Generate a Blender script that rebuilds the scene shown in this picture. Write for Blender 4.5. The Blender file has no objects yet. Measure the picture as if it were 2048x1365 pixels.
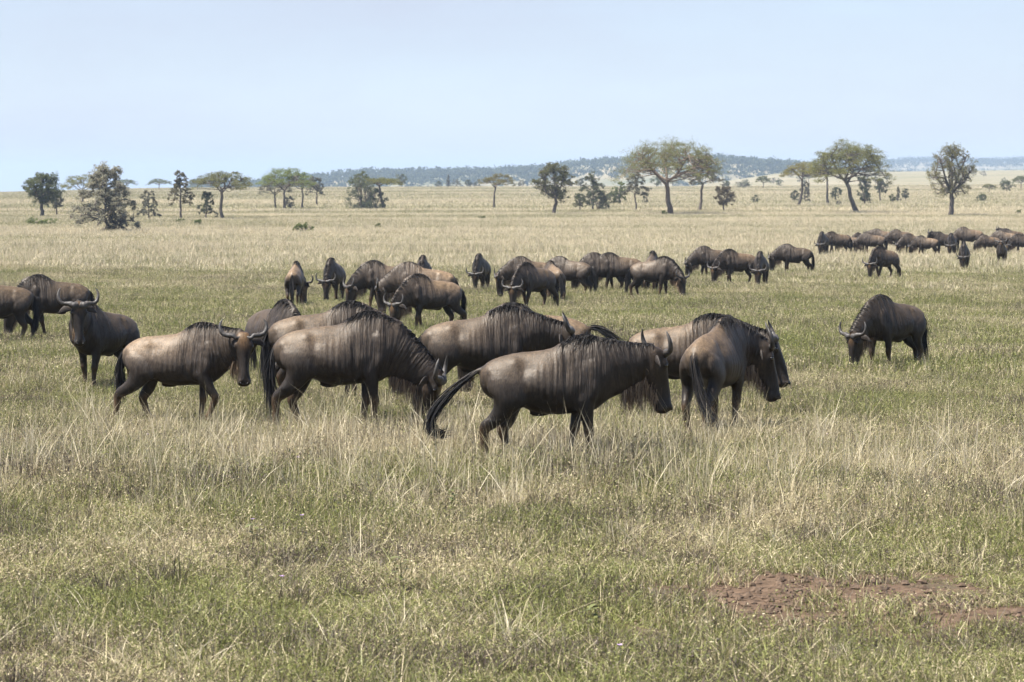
import bpy, math, random
import numpy as np
from mathutils import Vector, noise as mnoise
from mathutils.kdtree import KDTree

R = math.radians
PI = math.pi
SC = bpy.context.scene
COL = SC.collection

# ------------------------------------------------------------------ camera
CAM_H = 2.40
FPX = 2048 * 100.0 / 36.0          # focal length in photo pixels
HOR = 372.0                        # photo row of the eye level
PITCH = math.atan((682.5 - HOR) / FPX)
cd = bpy.data.cameras.new('camera')
cd.lens = 100; cd.sensor_width = 36; cd.clip_start = 0.5; cd.clip_end = 30000
cd.dof.use_dof = True; cd.dof.focus_distance = 33; cd.dof.aperture_fstop = 8.0
cam = bpy.data.objects.new('camera', cd); COL.objects.link(cam)
cam.location = (0, 0, CAM_H); cam.rotation_euler = (PI / 2 - PITCH, 0, 0)
SC.camera = cam

# ------------------------------------------------------------------ sky, sun, exposure
SUN_EL = R(63); SUN_VEC = Vector((-1.0, -0.30, 0)).normalized()
SUN_ROT = math.atan2(SUN_VEC.x, SUN_VEC.y)
world = bpy.data.worlds.new('World'); SC.world = world; world.use_nodes = True
wn = world.node_tree.nodes; wl = world.node_tree.links; wn.clear()
wo = wn.new('ShaderNodeOutputWorld'); bg = wn.new('ShaderNodeBackground')
sky = wn.new('ShaderNodeTexSky'); sky.sky_type = 'NISHITA'; sky.sun_disc = False
sky.sun_elevation = SUN_EL; sky.sun_rotation = SUN_ROT
sky.altitude = 1600; sky.air_density = 1.0; sky.dust_density = 0.6; sky.ozone_density = 3.0
# thin high cloud veil, the same all round the sky
tc = wn.new('ShaderNodeTexCoord'); mp = wn.new('ShaderNodeMapping'); mp.inputs['Scale'].default_value = (1.6, 1.6, 7)
nz = wn.new('ShaderNodeTexNoise'); nz.inputs['Scale'].default_value = 2.3; nz.inputs['Detail'].default_value = 6
nz.inputs['Roughness'].default_value = 0.55
rp = wn.new('ShaderNodeMapRange'); rp.inputs['From Min'].default_value = 0.40; rp.inputs['From Max'].default_value = 0.75
rp.inputs['To Min'].default_value = 0.64; rp.inputs['To Max'].default_value = 0.98
veil = wn.new('ShaderNodeMix'); veil.data_type = 'RGBA'; veil.inputs['B'].default_value = (3.30, 3.42, 4.10, 1)
wl.new(tc.outputs['Generated'], mp.inputs['Vector']); wl.new(mp.outputs[0], nz.inputs['Vector'])
# the veil lies thickest towards the horizon all round, as haze does, and thins to clear blue overhead
szn = wn.new('ShaderNodeSeparateXYZ'); wl.new(tc.outputs['Generated'], szn.inputs[0])
zf = wn.new('ShaderNodeMapRange'); zf.inputs['From Min'].default_value = 0.0; zf.inputs['From Max'].default_value = 0.5
zf.inputs['To Min'].default_value = 1.0; zf.inputs['To Max'].default_value = 0.12; wl.new(szn.outputs[2], zf.inputs['Value'])
vm = wn.new('ShaderNodeMath'); vm.operation = 'MULTIPLY'; wl.new(rp.outputs['Result'], vm.inputs[0]); wl.new(zf.outputs['Result'], vm.inputs[1])
wl.new(nz.outputs['Fac'], rp.inputs['Value']); wl.new(vm.outputs[0], veil.inputs['Factor'])
wl.new(sky.outputs[0], veil.inputs['A']); wl.new(veil.outputs['Result'], bg.inputs['Color'])
bg.inputs['Strength'].default_value = 0.075
wl.new(bg.outputs[0], wo.inputs['Surface'])

sd = bpy.data.lights.new('sun', 'SUN'); sd.energy = 5.0; sd.angle = R(0.53); sd.color = (1.0, 0.955, 0.88)
sun = bpy.data.objects.new('sun', sd); COL.objects.link(sun)
tosun = Vector((SUN_VEC.x * math.cos(SUN_EL), SUN_VEC.y * math.cos(SUN_EL), math.sin(SUN_EL)))
sun.rotation_euler = tosun.to_track_quat('Z', 'Y').to_euler()
SC.view_settings.view_transform = 'Standard'; SC.view_settings.look = 'None'
SC.view_settings.exposure = 1.34; SC.view_settings.gamma = 1.0; SC.view_settings.use_curve_mapping = False
SC.cycles.use_denoising = True
SC.cycles.use_adaptive_sampling = True; SC.cycles.adaptive_threshold = 0.02
SC.cycles.max_bounces = 4; SC.cycles.diffuse_bounces = 2; SC.cycles.glossy_bounces = 2
SC.cycles.transmission_bounces = 3; SC.cycles.transparent_max_bounces = 6; SC.cycles.volume_bounces = 0
SC.cycles.caustics_reflective = False; SC.cycles.caustics_refractive = False

# ------------------------------------------------------------------ helpers
def mesh_np(name, V, F, smooth=True, mat=None):
    """V (n,3) array, F list of arrays each (m,k)."""
    me = bpy.data.meshes.new(name)
    V = np.asarray(V, dtype=np.float32)
    if isinstance(F, np.ndarray): F = [F]
    F = [np.asarray(f, dtype=np.int32) for f in F if len(f)]
    nl = sum(f.size for f in F); npoly = sum(len(f) for f in F)
    me.vertices.add(len(V)); me.vertices.foreach_set('co', V.ravel())
    me.loops.add(nl); me.polygons.add(npoly)
    me.loops.foreach_set('vertex_index', np.concatenate([f.ravel() for f in F]))
    ls = []; p = 0
    for f in F:
        ls.append(np.arange(len(f), dtype=np.int32) * f.shape[1] + p); p += f.size
    me.polygons.foreach_set('loop_start', np.concatenate(ls))
    me.polygons.foreach_set('use_smooth', np.full(npoly, bool(smooth)))
    me.update(calc_edges=True); me.validate()
    if mat: me.materials.append(mat)
    return me

def link(name, data, parent=None, loc=None, rz=0.0, sc=None):
    o = bpy.data.objects.new(name, data); COL.objects.link(o)
    if parent: o.parent = parent
    if loc is not None: o.location = loc
    if rz: o.rotation_euler = (0, 0, rz)
    if sc is not None: o.scale = (sc, sc, sc) if not hasattr(sc, '__len__') else sc
    return o

def tag(o, label=None, cat=None, group=None, kind=None):
    if label: o['label'] = label
    if cat: o['category'] = cat
    if group: o['group'] = group
    if kind: o['kind'] = kind
    return o

class Acc:
    """collects several pieces of one mesh"""
    def __init__(s): s.V = []; s.Q = []; s.T = []; s.n = 0
    def add(s, V, Q=None, T=None):
        if Q is not None and len(Q): s.Q.append(np.asarray(Q) + s.n)
        if T is not None and len(T): s.T.append(np.asarray(T) + s.n)
        s.V.append(np.asarray(V)); s.n += len(V)
    def mesh(s, name, mat=None, smooth=True):
        F = []
        if s.Q: F.append(np.concatenate(s.Q))
        if s.T: F.append(np.concatenate(s.T))
        return mesh_np(name, np.concatenate(s.V), F, smooth, mat)

def unit(v):
    v = np.asarray(v, float); return v / (np.linalg.norm(v) + 1e-9)

def ring_faces(nr, k):
    a = np.arange(nr - 1)[:, None] * k; j = np.arange(k)[None, :]; j2 = (j + 1) % k
    return np.stack([a + j, a + j2, a + k + j2, a + k + j], -1).reshape(-1, 4)

def loft(C, U, W, ru, rt, rb, n=2.0, k=20, nu=None):
    """rings at centres C with side axis U and up axis W; half widths ru, up radius rt, down radius rb; closed ends"""
    C = np.asarray(C, float); m = len(C)
    th = np.arange(k) * 2 * PI / k
    n = np.broadcast_to(np.asarray(n, float), (m,)); nu = n if nu is None else np.broadcast_to(np.asarray(nu, float), (m,))
    c, s_ = np.cos(th), np.sin(th)
    V = []
    for i in range(m):
        e = np.where(s_ >= 0, nu[i], n[i])
        x = np.sign(c) * np.abs(c) ** (2 / e) * ru[i]
        y = np.sign(s_) * np.abs(s_) ** (2 / e) * np.where(s_ >= 0, rt[i], rb[i])
        V.append(C[i] + np.outer(x, U[i]) + np.outer(y, W[i]))
    V = np.concatenate(V + [C[:1], C[-1:]])
    Q = ring_faces(m, k)
    j = np.arange(k); j2 = (j + 1) % k
    a, b = m * k, m * k + 1
    T = np.concatenate([np.stack([j2, j, np.full(k, a)], -1), np.stack([(m - 1) * k + j, (m - 1) * k + j2, np.full(k, b)], -1)])
    return V, Q, T

def tube(P, r, k=6, side=(0, 1, 0), flat=1.0):
    P = np.asarray(P, float); m = len(P); r = np.broadcast_to(np.asarray(r, float), (m,))
    Tn = np.gradient(P, axis=0); U = []; W = []
    s = unit(side)
    for i in range(m):
        t = unit(Tn[i]); u = s - t * np.dot(s, t)
        if np.linalg.norm(u) < 1e-3: u = np.cross(t, (1, 0, 0.3))
        u = unit(u); s = u; U.append(u); W.append(np.cross(t, u))
    return loft(P, U, W, r * flat, r, r, 2.0, k)

def catmull(P, m):
    """m points along a smooth curve through P (any number of columns)"""
    P = np.asarray(P, float); n = len(P)
    t = np.linspace(0, n - 1, m); i = np.clip(t.astype(int), 0, n - 2); f = (t - i)[:, None]
    p0 = P[np.clip(i - 1, 0, n - 1)]; p1 = P[i]; p2 = P[i + 1]; p3 = P[np.clip(i + 2, 0, n - 1)]
    return 0.5 * (2 * p1 + (p2 - p0) * f + (2 * p0 - 5 * p1 + 4 * p2 - p3) * f ** 2 + (3 * p1 - p0 - 3 * p2 + p3) * f ** 3)

def sstep(a, b, x):
    t = np.clip((np.asarray(x, float) - a) / (b - a), 0, 1); return t * t * (3 - 2 * t)

# ------------------------------------------------------------------ materials
def newmat(name):
    m = bpy.data.materials.new(name); m.use_nodes = True
    nt = m.node_tree; nt.nodes.clear()
    out = nt.nodes.new('ShaderNodeOutputMaterial')
    return m, nt.nodes, nt.links, out

def N(nodes, typ, **kw):
    n = nodes.new(typ)
    for k, v in kw.items():
        if k in n.inputs: n.inputs[k].default_value = v
        else: setattr(n, k, v)
    return n

def mixc(nodes, links, fac, a, b, blend='MIX'):
    m = nodes.new('ShaderNodeMix'); m.data_type = 'RGBA'; m.blend_type = blend
    for s, v in (('Factor', fac), ('A', a), ('B', b)):
        if hasattr(v, 'is_linked'): links.new(v, m.inputs[s])
        elif s == 'Factor': m.inputs[s].default_value = v
        else: m.inputs[s].default_value = (*v, 1) if len(v) == 3 else v
    return m.outputs['Result']

def mth(nodes, links, op, a, b=None, clamp=False):
    m = nodes.new('ShaderNodeMath'); m.operation = op; m.use_clamp = clamp
    for i, v in enumerate((a, b)):
        if v is None: continue
        if hasattr(v, 'is_linked'): links.new(v, m.inputs[i])
        else: m.inputs[i].default_value = v
    return m.outputs[0]

def mrange(nodes, links, v, a, b, c=0.0, d=1.0):
    m = nodes.new('ShaderNodeMapRange'); links.new(v, m.inputs['Value'])
    for s, q in (('From Min', a), ('From Max', b), ('To Min', c), ('To Max', d)): m.inputs[s].default_value = q
    return m.outputs['Result']

def noise_tex(nodes, links, vec, scale, detail=3, rough=0.5, vscale=None):
    if vscale is not None:
        mp = nodes.new('ShaderNodeMapping'); mp.inputs['Scale'].default_value = vscale
        links.new(vec, mp.inputs['Vector']); vec = mp.outputs[0]
    n = nodes.new('ShaderNodeTexNoise'); n.inputs['Scale'].default_value = scale
    n.inputs['Detail'].default_value = detail; n.inputs['Roughness'].default_value = rough
    links.new(vec, n.inputs['Vector']); return n.outputs['Fac']

def coat_material():
    m, n, l, out = newmat('wildebeest_coat')
    b = N(n, 'ShaderNodeBsdfPrincipled', Roughness=0.50)
    z = N(n, 'ShaderNodeAttribute', attribute_name='zone'); sp = n.new('ShaderNodeSeparateColor'); l.new(z.outputs['Color'], sp.inputs[0])
    fl = N(n, 'ShaderNodeAttribute', attribute_name='flow').outputs['Vector']
    oi = n.new('ShaderNodeObjectInfo'); oc = n.new('ShaderNodeSeparateColor'); l.new(oi.outputs['Color'], oc.inputs[0])
    tan, dark, brin, ochre = sp.outputs[0], sp.outputs[1], sp.outputs[2], z.outputs['Alpha']
    add = n.new('ShaderNodeVectorMath'); add.operation = 'ADD'; l.new(fl, add.inputs[0]); l.new(oi.outputs['Random'], add.inputs[1])
    big = noise_tex(n, l, add.outputs[0], 3.5, 3)
    st = noise_tex(n, l, add.outputs[0], 1.0, 2.5, 0.5, (36, 3.0, 3.2))
    stripe = mrange(n, l, st, 0.475, 0.535)
    fine = noise_tex(n, l, fl, 1.0, 3, 0.6, (75, 75, 16))
    tanf = mth(n, l, 'MULTIPLY', mth(n, l, 'MULTIPLY', tan, oc.outputs[0]), mrange(n, l, big, 0.3, 0.62, 0.55, 1.15), True)
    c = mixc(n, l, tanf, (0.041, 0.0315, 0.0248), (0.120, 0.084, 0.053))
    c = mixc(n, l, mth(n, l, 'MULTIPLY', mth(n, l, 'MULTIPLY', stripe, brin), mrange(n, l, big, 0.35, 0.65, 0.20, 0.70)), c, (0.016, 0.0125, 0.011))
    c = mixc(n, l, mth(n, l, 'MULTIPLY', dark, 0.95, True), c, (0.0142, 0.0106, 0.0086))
    c = mixc(n, l, ochre, c, (0.165, 0.095, 0.042))
    c = mixc(n, l, 1.0, c, mixc(n, l, mrange(n, l, fine, 0.3, 0.7), (0.55, 0.55, 0.55), (1.45, 1.42, 1.36)), 'MULTIPLY')
    mid = noise_tex(n, l, add.outputs[0], 1.0, 5, 0.7, (20, 20, 8))      # dust and uneven hair
    c = mixc(n, l, 1.0, c, mixc(n, l, mrange(n, l, mid, 0.32, 0.68), (0.66, 0.66, 0.67), (1.36, 1.34, 1.30)), 'MULTIPLY')
    hs = n.new('ShaderNodeHueSaturation'); l.new(c, hs.inputs['Color']); l.new(oc.outputs[1], hs.inputs['Value'])
    l.new(hs.outputs[0], b.inputs['Base Color'])
    b.inputs['Specular IOR Level'].default_value = 0.34; b.inputs['Specular Tint'].default_value = (0.97, 0.90, 0.82, 1)
    l.new(mrange(n, l, fine, 0.3, 0.7, 0.44, 0.58), b.inputs['Roughness'])
    b.inputs['Sheen Weight'].default_value = 0.0
    h = mth(n, l, 'ADD', mth(n, l, 'MULTIPLY', fine, 0.16), mth(n, l, 'MULTIPLY', mth(n, l, 'MULTIPLY', st, brin), -1.2))
    bp = N(n, 'ShaderNodeBump', Strength=0.55, Distance=0.035); l.new(h, bp.inputs['Height']); l.new(bp.outputs[0], b.inputs['Normal'])
    l.new(b.outputs[0], out.inputs[0]); return m

def simple_mat(name, col, rough=0.6, var=0.3, scale=20, vscale=None, spec=0.4, col2=None, objcol=False, bump=0.0):
    m, n, l, out = newmat(name)
    b = N(n, 'ShaderNodeBsdfPrincipled', Roughness=rough); b.inputs['Specular IOR Level'].default_value = spec
    tcn = n.new('ShaderNodeTexCoord')
    f = noise_tex(n, l, tcn.outputs['Object'], scale, 3, 0.6, vscale)
    ff = mrange(n, l, f, 0.3, 0.7)
    c = mixc(n, l, ff, tuple(x * (1 - var) for x in col), col2 if col2 else tuple(x * (1 + var) for x in col))
    if objcol:
        oi = n.new('ShaderNodeObjectInfo'); c = mixc(n, l, 1.0, c, oi.outputs['Color'], 'MULTIPLY')
    l.new(c, b.inputs['Base Color'])
    if bump:
        bp = N(n, 'ShaderNodeBump', Strength=bump, Distance=0.02); l.new(f, bp.inputs['Height']); l.new(bp.outputs[0], b.inputs['Normal'])
    l.new(b.outputs[0], out.inputs[0]); return m

def hair_material(name, ca, cb):
    m, n, l, out = newmat(name)
    b = N(n, 'ShaderNodeBsdfPrincipled', Roughness=0.65); b.inputs['Specular IOR Level'].default_value = 0.18
    a = N(n, 'ShaderNodeAttribute', attribute_name='tone')
    l.new(mixc(n, l, a.outputs['Fac'], ca, cb), b.inputs['Base Color'])
    l.new(b.outputs[0], out.inputs[0]); return m

def leaf_material():
    m, n, l, out = newmat('tree_leaves')
    oi = n.new('ShaderNodeObjectInfo'); a = N(n, 'ShaderNodeAttribute', attribute_name='tone')
    c = mixc(n, l, a.outputs['Fac'], (0.72, 0.72, 0.75), (1.32, 1.30, 1.18))
    c = mixc(n, l, 1.0, c, oi.outputs['Color'], 'MULTIPLY')
    d = n.new('ShaderNodeBsdfDiffuse'); t = n.new('ShaderNodeBsdfTranslucent'); mx = N(n, 'ShaderNodeMixShader', Fac=0.35)
    l.new(c, d.inputs[0]); l.new(c, t.inputs[0]); l.new(d.outputs[0], mx.inputs[1]); l.new(t.outputs[0], mx.inputs[2])
    l.new(mx.outputs[0], out.inputs[0]); return m

def blade_material(name, greens, straws, third=(0.16, 0.12, 0.085)):
    """grass blades: the tone of each blade from its own random number, the share of dry blades from the clump"""
    m, n, l, out = newmat(name)
    a = N(n, 'ShaderNodeAttribute', attribute_name='blade'); sp = n.new('ShaderNodeSeparateColor'); l.new(a.outputs['Color'], sp.inputs[0])
    dry = N(n, 'ShaderNodeAttribute', attribute_name='dry', attribute_type='INSTANCER').outputs['Fac']
    g = mixc(n, l, sp.outputs[1], *greens); s = mixc(n, l, sp.outputs[1], *straws)
    isdry = mth(n, l, 'LESS_THAN', sp.outputs[0], dry)
    c = mixc(n, l, isdry, g, s)
    dd = N(n, 'ShaderNodeAttribute', attribute_name='dead', attribute_type='INSTANCER').outputs['Fac']
    dead = mth(n, l, 'LESS_THAN', sp.outputs[2], dd)
    c = mixc(n, l, dead, c, third)
    d = n.new('ShaderNodeBsdfDiffuse'); t = n.new('ShaderNodeBsdfTranslucent'); mx = N(n, 'ShaderNodeMixShader', Fac=0.22)
    gl = N(n, 'ShaderNodeBsdfGlossy', Roughness=0.45); gl.inputs[0].default_value = (0.6, 0.6, 0.6, 1); m2 = N(n, 'ShaderNodeMixShader', Fac=0.02)
    l.new(c, d.inputs[0]); l.new(c, t.inputs[0]); l.new(d.outputs[0], mx.inputs[1]); l.new(t.outputs[0], mx.inputs[2])
    l.new(mx.outputs[0], m2.inputs[1]); l.new(gl.outputs[0], m2.inputs[2])
    l.new(m2.outputs[0], out.inputs[0]); return m

M_COAT = coat_material()
M_HORN = simple_mat('horn', (0.052, 0.045, 0.039), 0.55, 0.45, 14, (1, 1, 1), 0.5, bump=0.3)
M_HOOF = simple_mat('hoof', (0.02, 0.017, 0.015), 0.5, 0.3, 20)
M_EYE = simple_mat('eye', (0.008, 0.006, 0.005), 0.08, 0.2, 20, spec=0.8)
M_EAR = simple_mat('ear_skin', (0.034, 0.026, 0.021), 0.7, 0.5, 25)
M_MANE = hair_material('mane_hair', (0.010, 0.010, 0.011), (0.055, 0.048, 0.044))
M_BEARD = hair_material('beard_hair', (0.10, 0.064, 0.042), (0.50, 0.36, 0.23))
M_LEAF = leaf_material()
M_BARK = simple_mat('bark', (0.115, 0.095, 0.08), 0.9, 0.45, 3, (4, 4, 1), 0.2, objcol=True, bump=0.5)

# ground: red-brown soil under dry litter, streaks of straw and green further out
def ground_material():
    m, n, l, out = newmat('savanna_ground')
    b = N(n, 'ShaderNodeBsdfPrincipled', Roughness=0.95); b.inputs['Specular IOR Level'].default_value = 0.1
    geo = n.new('ShaderNodeNewGeometry'); pos = geo.outputs['Position']
    sx = n.new('ShaderNodeSeparateXYZ'); l.new(pos, sx.inputs[0])
    near = mixc(n, l, mrange(n, l, noise_tex(n, l, pos, 1.3, 5, 0.65), 0.35, 0.65), (0.045, 0.034, 0.023), (0.10, 0.077, 0.05))
    soil = mixc(n, l, mrange(n, l, noise_tex(n, l, pos, 9, 5, 0.7), 0.35, 0.65), (0.055, 0.037, 0.025), (0.150, 0.100, 0.066))
    # bare scrape at the lower right: centre 6.9, 20.0
    dx = mth(n, l, 'MULTIPLY', mth(n, l, 'SUBTRACT', sx.outputs[0], 1.95), 1 / 1.25)
    dy = mth(n, l, 'MULTIPLY', mth(n, l, 'SUBTRACT', sx.outputs[1], 17.6), 1 / 1.6)
    rr = mth(n, l, 'SQRT', mth(n, l, 'ADD', mth(n, l, 'MULTIPLY', dx, dx), mth(n, l, 'MULTIPLY', dy, dy)))
    rr = mth(n, l, 'ADD', rr, mrange(n, l, noise_tex(n, l, pos, 3.0, 5, 0.65), 0.3, 0.7, -0.8, 0.8))
    c = mixc(n, l, mrange(n, l, rr, 1.25, 0.85), near, soil)
    # distance: streaked dry plain
    a1 = noise_tex(n, l, pos, 1.0, 5, 0.6, (0.012, 0.03, 0.02)); a2 = noise_tex(n, l, pos, 1.0, 4, 0.6, (0.10, 0.16, 0.1))
    st = mth(n, l, 'ADD', mth(n, l, 'MULTIPLY', a1, 0.75), mth(n, l, 'MULTIPLY', a2, 0.25))
    straw = mixc(n, l, mrange(n, l, noise_tex(n, l, pos, 0.4, 4, 0.7), 0.35, 0.65), (0.235, 0.195, 0.132), (0.31, 0.262, 0.185))
    green = mixc(n, l, mrange(n, l, noise_tex(n, l, pos, 0.6, 4, 0.7), 0.35, 0.65), (0.145, 0.137, 0.078), (0.21, 0.19, 0.112))
    far = mixc(n, l, mrange(n, l, st, 0.42, 0.54), straw, green)
    ln = n.new('ShaderNodeVectorMath'); ln.operation = 'LENGTH'; l.new(pos, ln.inputs[0])
    c = mixc(n, l, mrange(n, l, ln.outputs['Value'], 90, 330), c, far)
    l.new(c, b.inputs['Base Color'])
    bp = N(n, 'ShaderNodeBump', Strength=0.8, Distance=0.06); l.new(noise_tex(n, l, pos, 7, 5, 0.65), bp.inputs['Height']); l.new(bp.outputs[0], b.inputs['Normal'])
    l.new(b.outputs[0], out.inputs[0]); return m

# ------------------------------------------------------------------ terrain
def az2px(a): return 1024 + FPX * np.tan(np.clip(a, -1.3, 1.3))

def terrain(x, y):
    x = np.asarray(x, float); y = np.asarray(y, float)
    d = np.hypot(x, y); a = np.where(y > 0, np.arctan2(x, np.maximum(y, 1e-3)), np.sign(x) * 1.3)
    px = az2px(a)
    row = np.interp(px, [-400, 0, 300, 560, 1000, 1400, 1700, 2048, 2600], [388, 386, 379, 377, 375.5, 375, 373, 371, 371])
    zc = CAM_H - (row - HOR) / FPX * 900
    # the ground falls gently away from the viewpoint into a shallow swale and rises again beyond the herd
    zs = 0
    for q in (.93, .965, 1.0, 1.035, 1.07): zs = zs + np.interp(d * q, [0, 160, 205, 260, 350, 450, 600, 900], [0, -1.57, -1.80, -1.74, -1.32, -.75, -.05, 0]) / 5
    z = zs + zc * sstep(420, 900, d)
    # beyond the crest: falls away on the left, dips and climbs to the foot of the hills on the right
    zl = np.interp(px, [-400, 400, 700, 1300, 1560, 2048, 2600], [-26, -26, -10, -2, 11.5, 13.5, 13.5])
    z = z + (zl - zc) * sstep(930, 2100, d)
    z = z + 0.035 * np.sin(x * 0.31 + 1.0) * np.sin(y * 0.23) * sstep(8, 20, d)
    return z

def pix2ground(px, py):
    """point of the terrain seen at a photo pixel"""
    u = (px - 1024) / FPX; v = -(py - 682.5) / FPX
    cp, s = math.cos(PITCH), math.sin(PITCH)
    dv = np.array([u, cp + v * s, -s + v * cp]); dv = dv / np.hypot(dv[0], dv[1])
    ds = np.geomspace(8, 5000, 4000)
    P = dv[None, :] * ds[:, None] + np.array([0, 0, CAM_H])
    g = P[:, 2] - terrain(P[:, 0], P[:, 1])
    i = np.where(g <= 0)[0]
    i = i[0] if len(i) else int(np.argmin(np.abs(g[:3200])))
    x, y = P[i, 0], P[i, 1]
    return np.array([x, y, float(terrain(x, y))])

def build_ground():
    az = np.concatenate([np.linspace(-0.32, 0.32, 161), np.linspace(0.36, 2 * PI - 0.36, 90)])
    rr = np.concatenate([[0.3], np.geomspace(2, 9000, 190)])
    A, D = np.meshgrid(az, rr)
    X, Y = D * np.sin(A), D * np.cos(A)
    V = np.stack([X, Y, terrain(X, Y)], -1).reshape(-1, 3)
    Q = ring_faces(len(rr), len(az))[:, ::-1]
    o = link('ground', mesh_np('ground', V, Q[:, ::-1], True, ground_material())); tag(o, kind='structure')
build_ground()

# hills: real ridges at their distances
def hill_material():
    m, n, l, out = newmat('hill_slope')
    b = N(n, 'ShaderNodeBsdfPrincipled', Roughness=0.95); b.inputs['Specular IOR Level'].default_value = 0.1
    pos = n.new('ShaderNodeNewGeometry').outputs['Position']
    a = mrange(n, l, noise_tex(n, l, pos, 1.0, 5, 0.65, (0.012, 0.012, 0.04)), 0.40, 0.62)
    c = mixc(n, l, a, (0.27, 0.225, 0.145), (0.12, 0.125, 0.07))
    l.new(c, b.inputs['Base Color']); l.new(b.outputs[0], out.inputs[0]); return m
M_HILL = hill_material()

def hill_height(px, d, prof, d0, d1, base):
    xs = [p[0] for p in prof]; ys = [p[1] for p in prof]
    row = np.interp(px, xs, ys)
    top = CAM_H + (HOR - row) / FPX * (d0 * 0.25 + d1 * 0.75)
    t = np.clip((d - d0) / (d1 - d0), 0, 1)
    return base + (top - base) * np.where(t < 0.75, np.sin(t / 0.75 * PI / 2) ** 1.3, np.cos((t - 0.75) / 0.25 * PI / 2 * 0.6))

HILLS = []
def build_hill(prof, d0, d1, base, seed):
    a0 = math.atan((prof[0][0] - 1024) / FPX); a1 = math.atan((prof[-1][0] - 1024) / FPX)
    az = np.linspace(a0, a1, 160); rr = np.linspace(d0, d1, 40)
    A, D = np.meshgrid(az, rr)
    Z = hill_height(az2px(A), D, prof, d0, d1, base)
    nzv = np.array([mnoise.fractal(Vector((x * 0.01, y * 0.01, seed)), 0.6, 2.0, 4) for x, y in zip((D * np.sin(A)).ravel(), (D * np.cos(A)).ravel())]).reshape(D.shape)
    Z = Z + nzv * 1.2 * np.clip((D - d0) / 200, 0, 1)
    V = np.stack([D * np.sin(A), D * np.cos(A), Z], -1).reshape(-1, 3)
    k = len(az); i = np.arange(len(rr) - 1)[:, None] * k; j = np.arange(k - 1)[None, :]
    Q = np.stack([i + j, i + j + 1, i + k + j + 1, i + k + j], -1).reshape(-1, 4)
    o = link('hill', mesh_np('hill', V, Q, True, M_HILL)); tag(o, kind='structure')
    HILLS.append((prof, d0, d1, base, az, rr, Z))
build_hill([(380, 379), (500, 374), (620, 361), (720, 352), (850, 350), (1000, 347), (1100, 341), (1160, 333), (1240, 327), (1440, 323), (1560, 334), (1680, 345), (1780, 354), (1900, 366), (2000, 376)], 2000, 2900, -14, 1)
build_hill([(1650, 352), (1760, 331), (1820, 325), (1900, 328), (1980, 327), (2048, 326), (2200, 330), (2500, 350)], 4400, 5600, 4, 2)

# ------------------------------------------------------------------ hair strands
def strands(paths, w0, name, mat, rng, taper=0.15):
    """paths (n,k,3): one flat tapering ribbon each"""
    P = np.asarray(paths, float); n, k, _ = P.shape
    T = np.gradient(P, axis=1)
    rd = rng.normal(size=(n, 1, 3)); S = np.cross(T, rd); S /= (np.linalg.norm(S, axis=2, keepdims=True) + 1e-9)
    w = np.linspace(1, taper, k)[None, :, None] * (w0 * (0.6 + 0.8 * rng.random((n, 1, 1))))
    V = np.stack([P - S * w / 2, P + S * w / 2], 2).reshape(-1, 3)
    i = np.arange(n)[:, None] * (2 * k); j = np.arange(k - 1)[None, :] * 2
    Q = np.stack([i + j, i + j + 1, i + j + 3, i + j + 2], -1).reshape(-1, 4)
    me = mesh_np(name, V, Q, True, mat)
    at = me.attributes.new('tone', 'FLOAT', 'POINT')
    tone = np.repeat(np.clip(rng.random(n) ** 1.6, 0, 1), 2 * k).astype(np.float32)
    at.data.foreach_set('value', tone)
    return me

# ------------------------------------------------------------------ wildebeest
TORSO = [  # x, top, bottom, half width, height of the widest line, upper exponent
    (-0.755, 0.97, 0.85, 0.04, 0.91, 2.0), (-0.72, 1.030, 0.76, 0.105, 0.91, 1.8), (-0.64, 1.092, 0.70, 0.155, 0.91, 1.55),
    (-0.52, 1.140, 0.665, 0.192, 0.91, 1.42), (-0.37, 1.167, 0.625, 0.222, 0.87, 1.40), (-0.20, 1.185, 0.560, 0.250, 0.83, 1.45),
    (-0.03, 1.212, 0.535, 0.260, 0.81, 1.48), (0.08, 1.270, 0.540, 0.258, 0.81, 1.42), (0.18, 1.330, 0.550, 0.246, 0.83, 1.30),
    (0.30, 1.360, 0.555, 0.228, 0.86, 1.22), (0.42, 1.345, 0.58, 0.200, 0.90, 1.25), (0.53, 1.300, 0.66, 0.170, 0.95, 1.45), (0.66, 1.23, 0.77, 0.11, 0.98, 1.8)]
FRONT = [(0.35, 0.10, 0.99, .11, .045), (0.35, 0.145, 0.86, .145, .080), (0.30, 0.15, 0.70, .108, .075), (0.30, 0.150, 0.57, .080, .060),
         (0.305, 0.145, 0.44, .056, .049), (0.31, 0.14, 0.375, .057, .050), (0.305, 0.135, 0.30, .041, .037), (0.30, 0.135, 0.17, .036, .034),
         (0.30, 0.135, 0.11, .042, .038), (0.322, 0.135, 0.06, .036, .036), (0.334, 0.135, 0.032, .034, .034)]
HIND = [(-0.47, 0.08, 0.98, .15, .05), (-0.49, 0.140, 0.86, .200, .088), (-0.47, 0.165, 0.72, .165, .088), (-0.505, 0.16, 0.59, .108, .070),
        (-0.575, 0.16, 0.485, .080, .056), (-0.655, 0.148, 0.405, .064, .047), (-0.662, 0.143, 0.335, .050, .039), (-0.645, 0.138, 0.20, .039, .035),
        (-0.63, 0.135, 0.115, .044, .038), (-0.605, 0.135, 0.06, .036, .036), (-0.592, 0.135, 0.032, .034, .034)]
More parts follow.
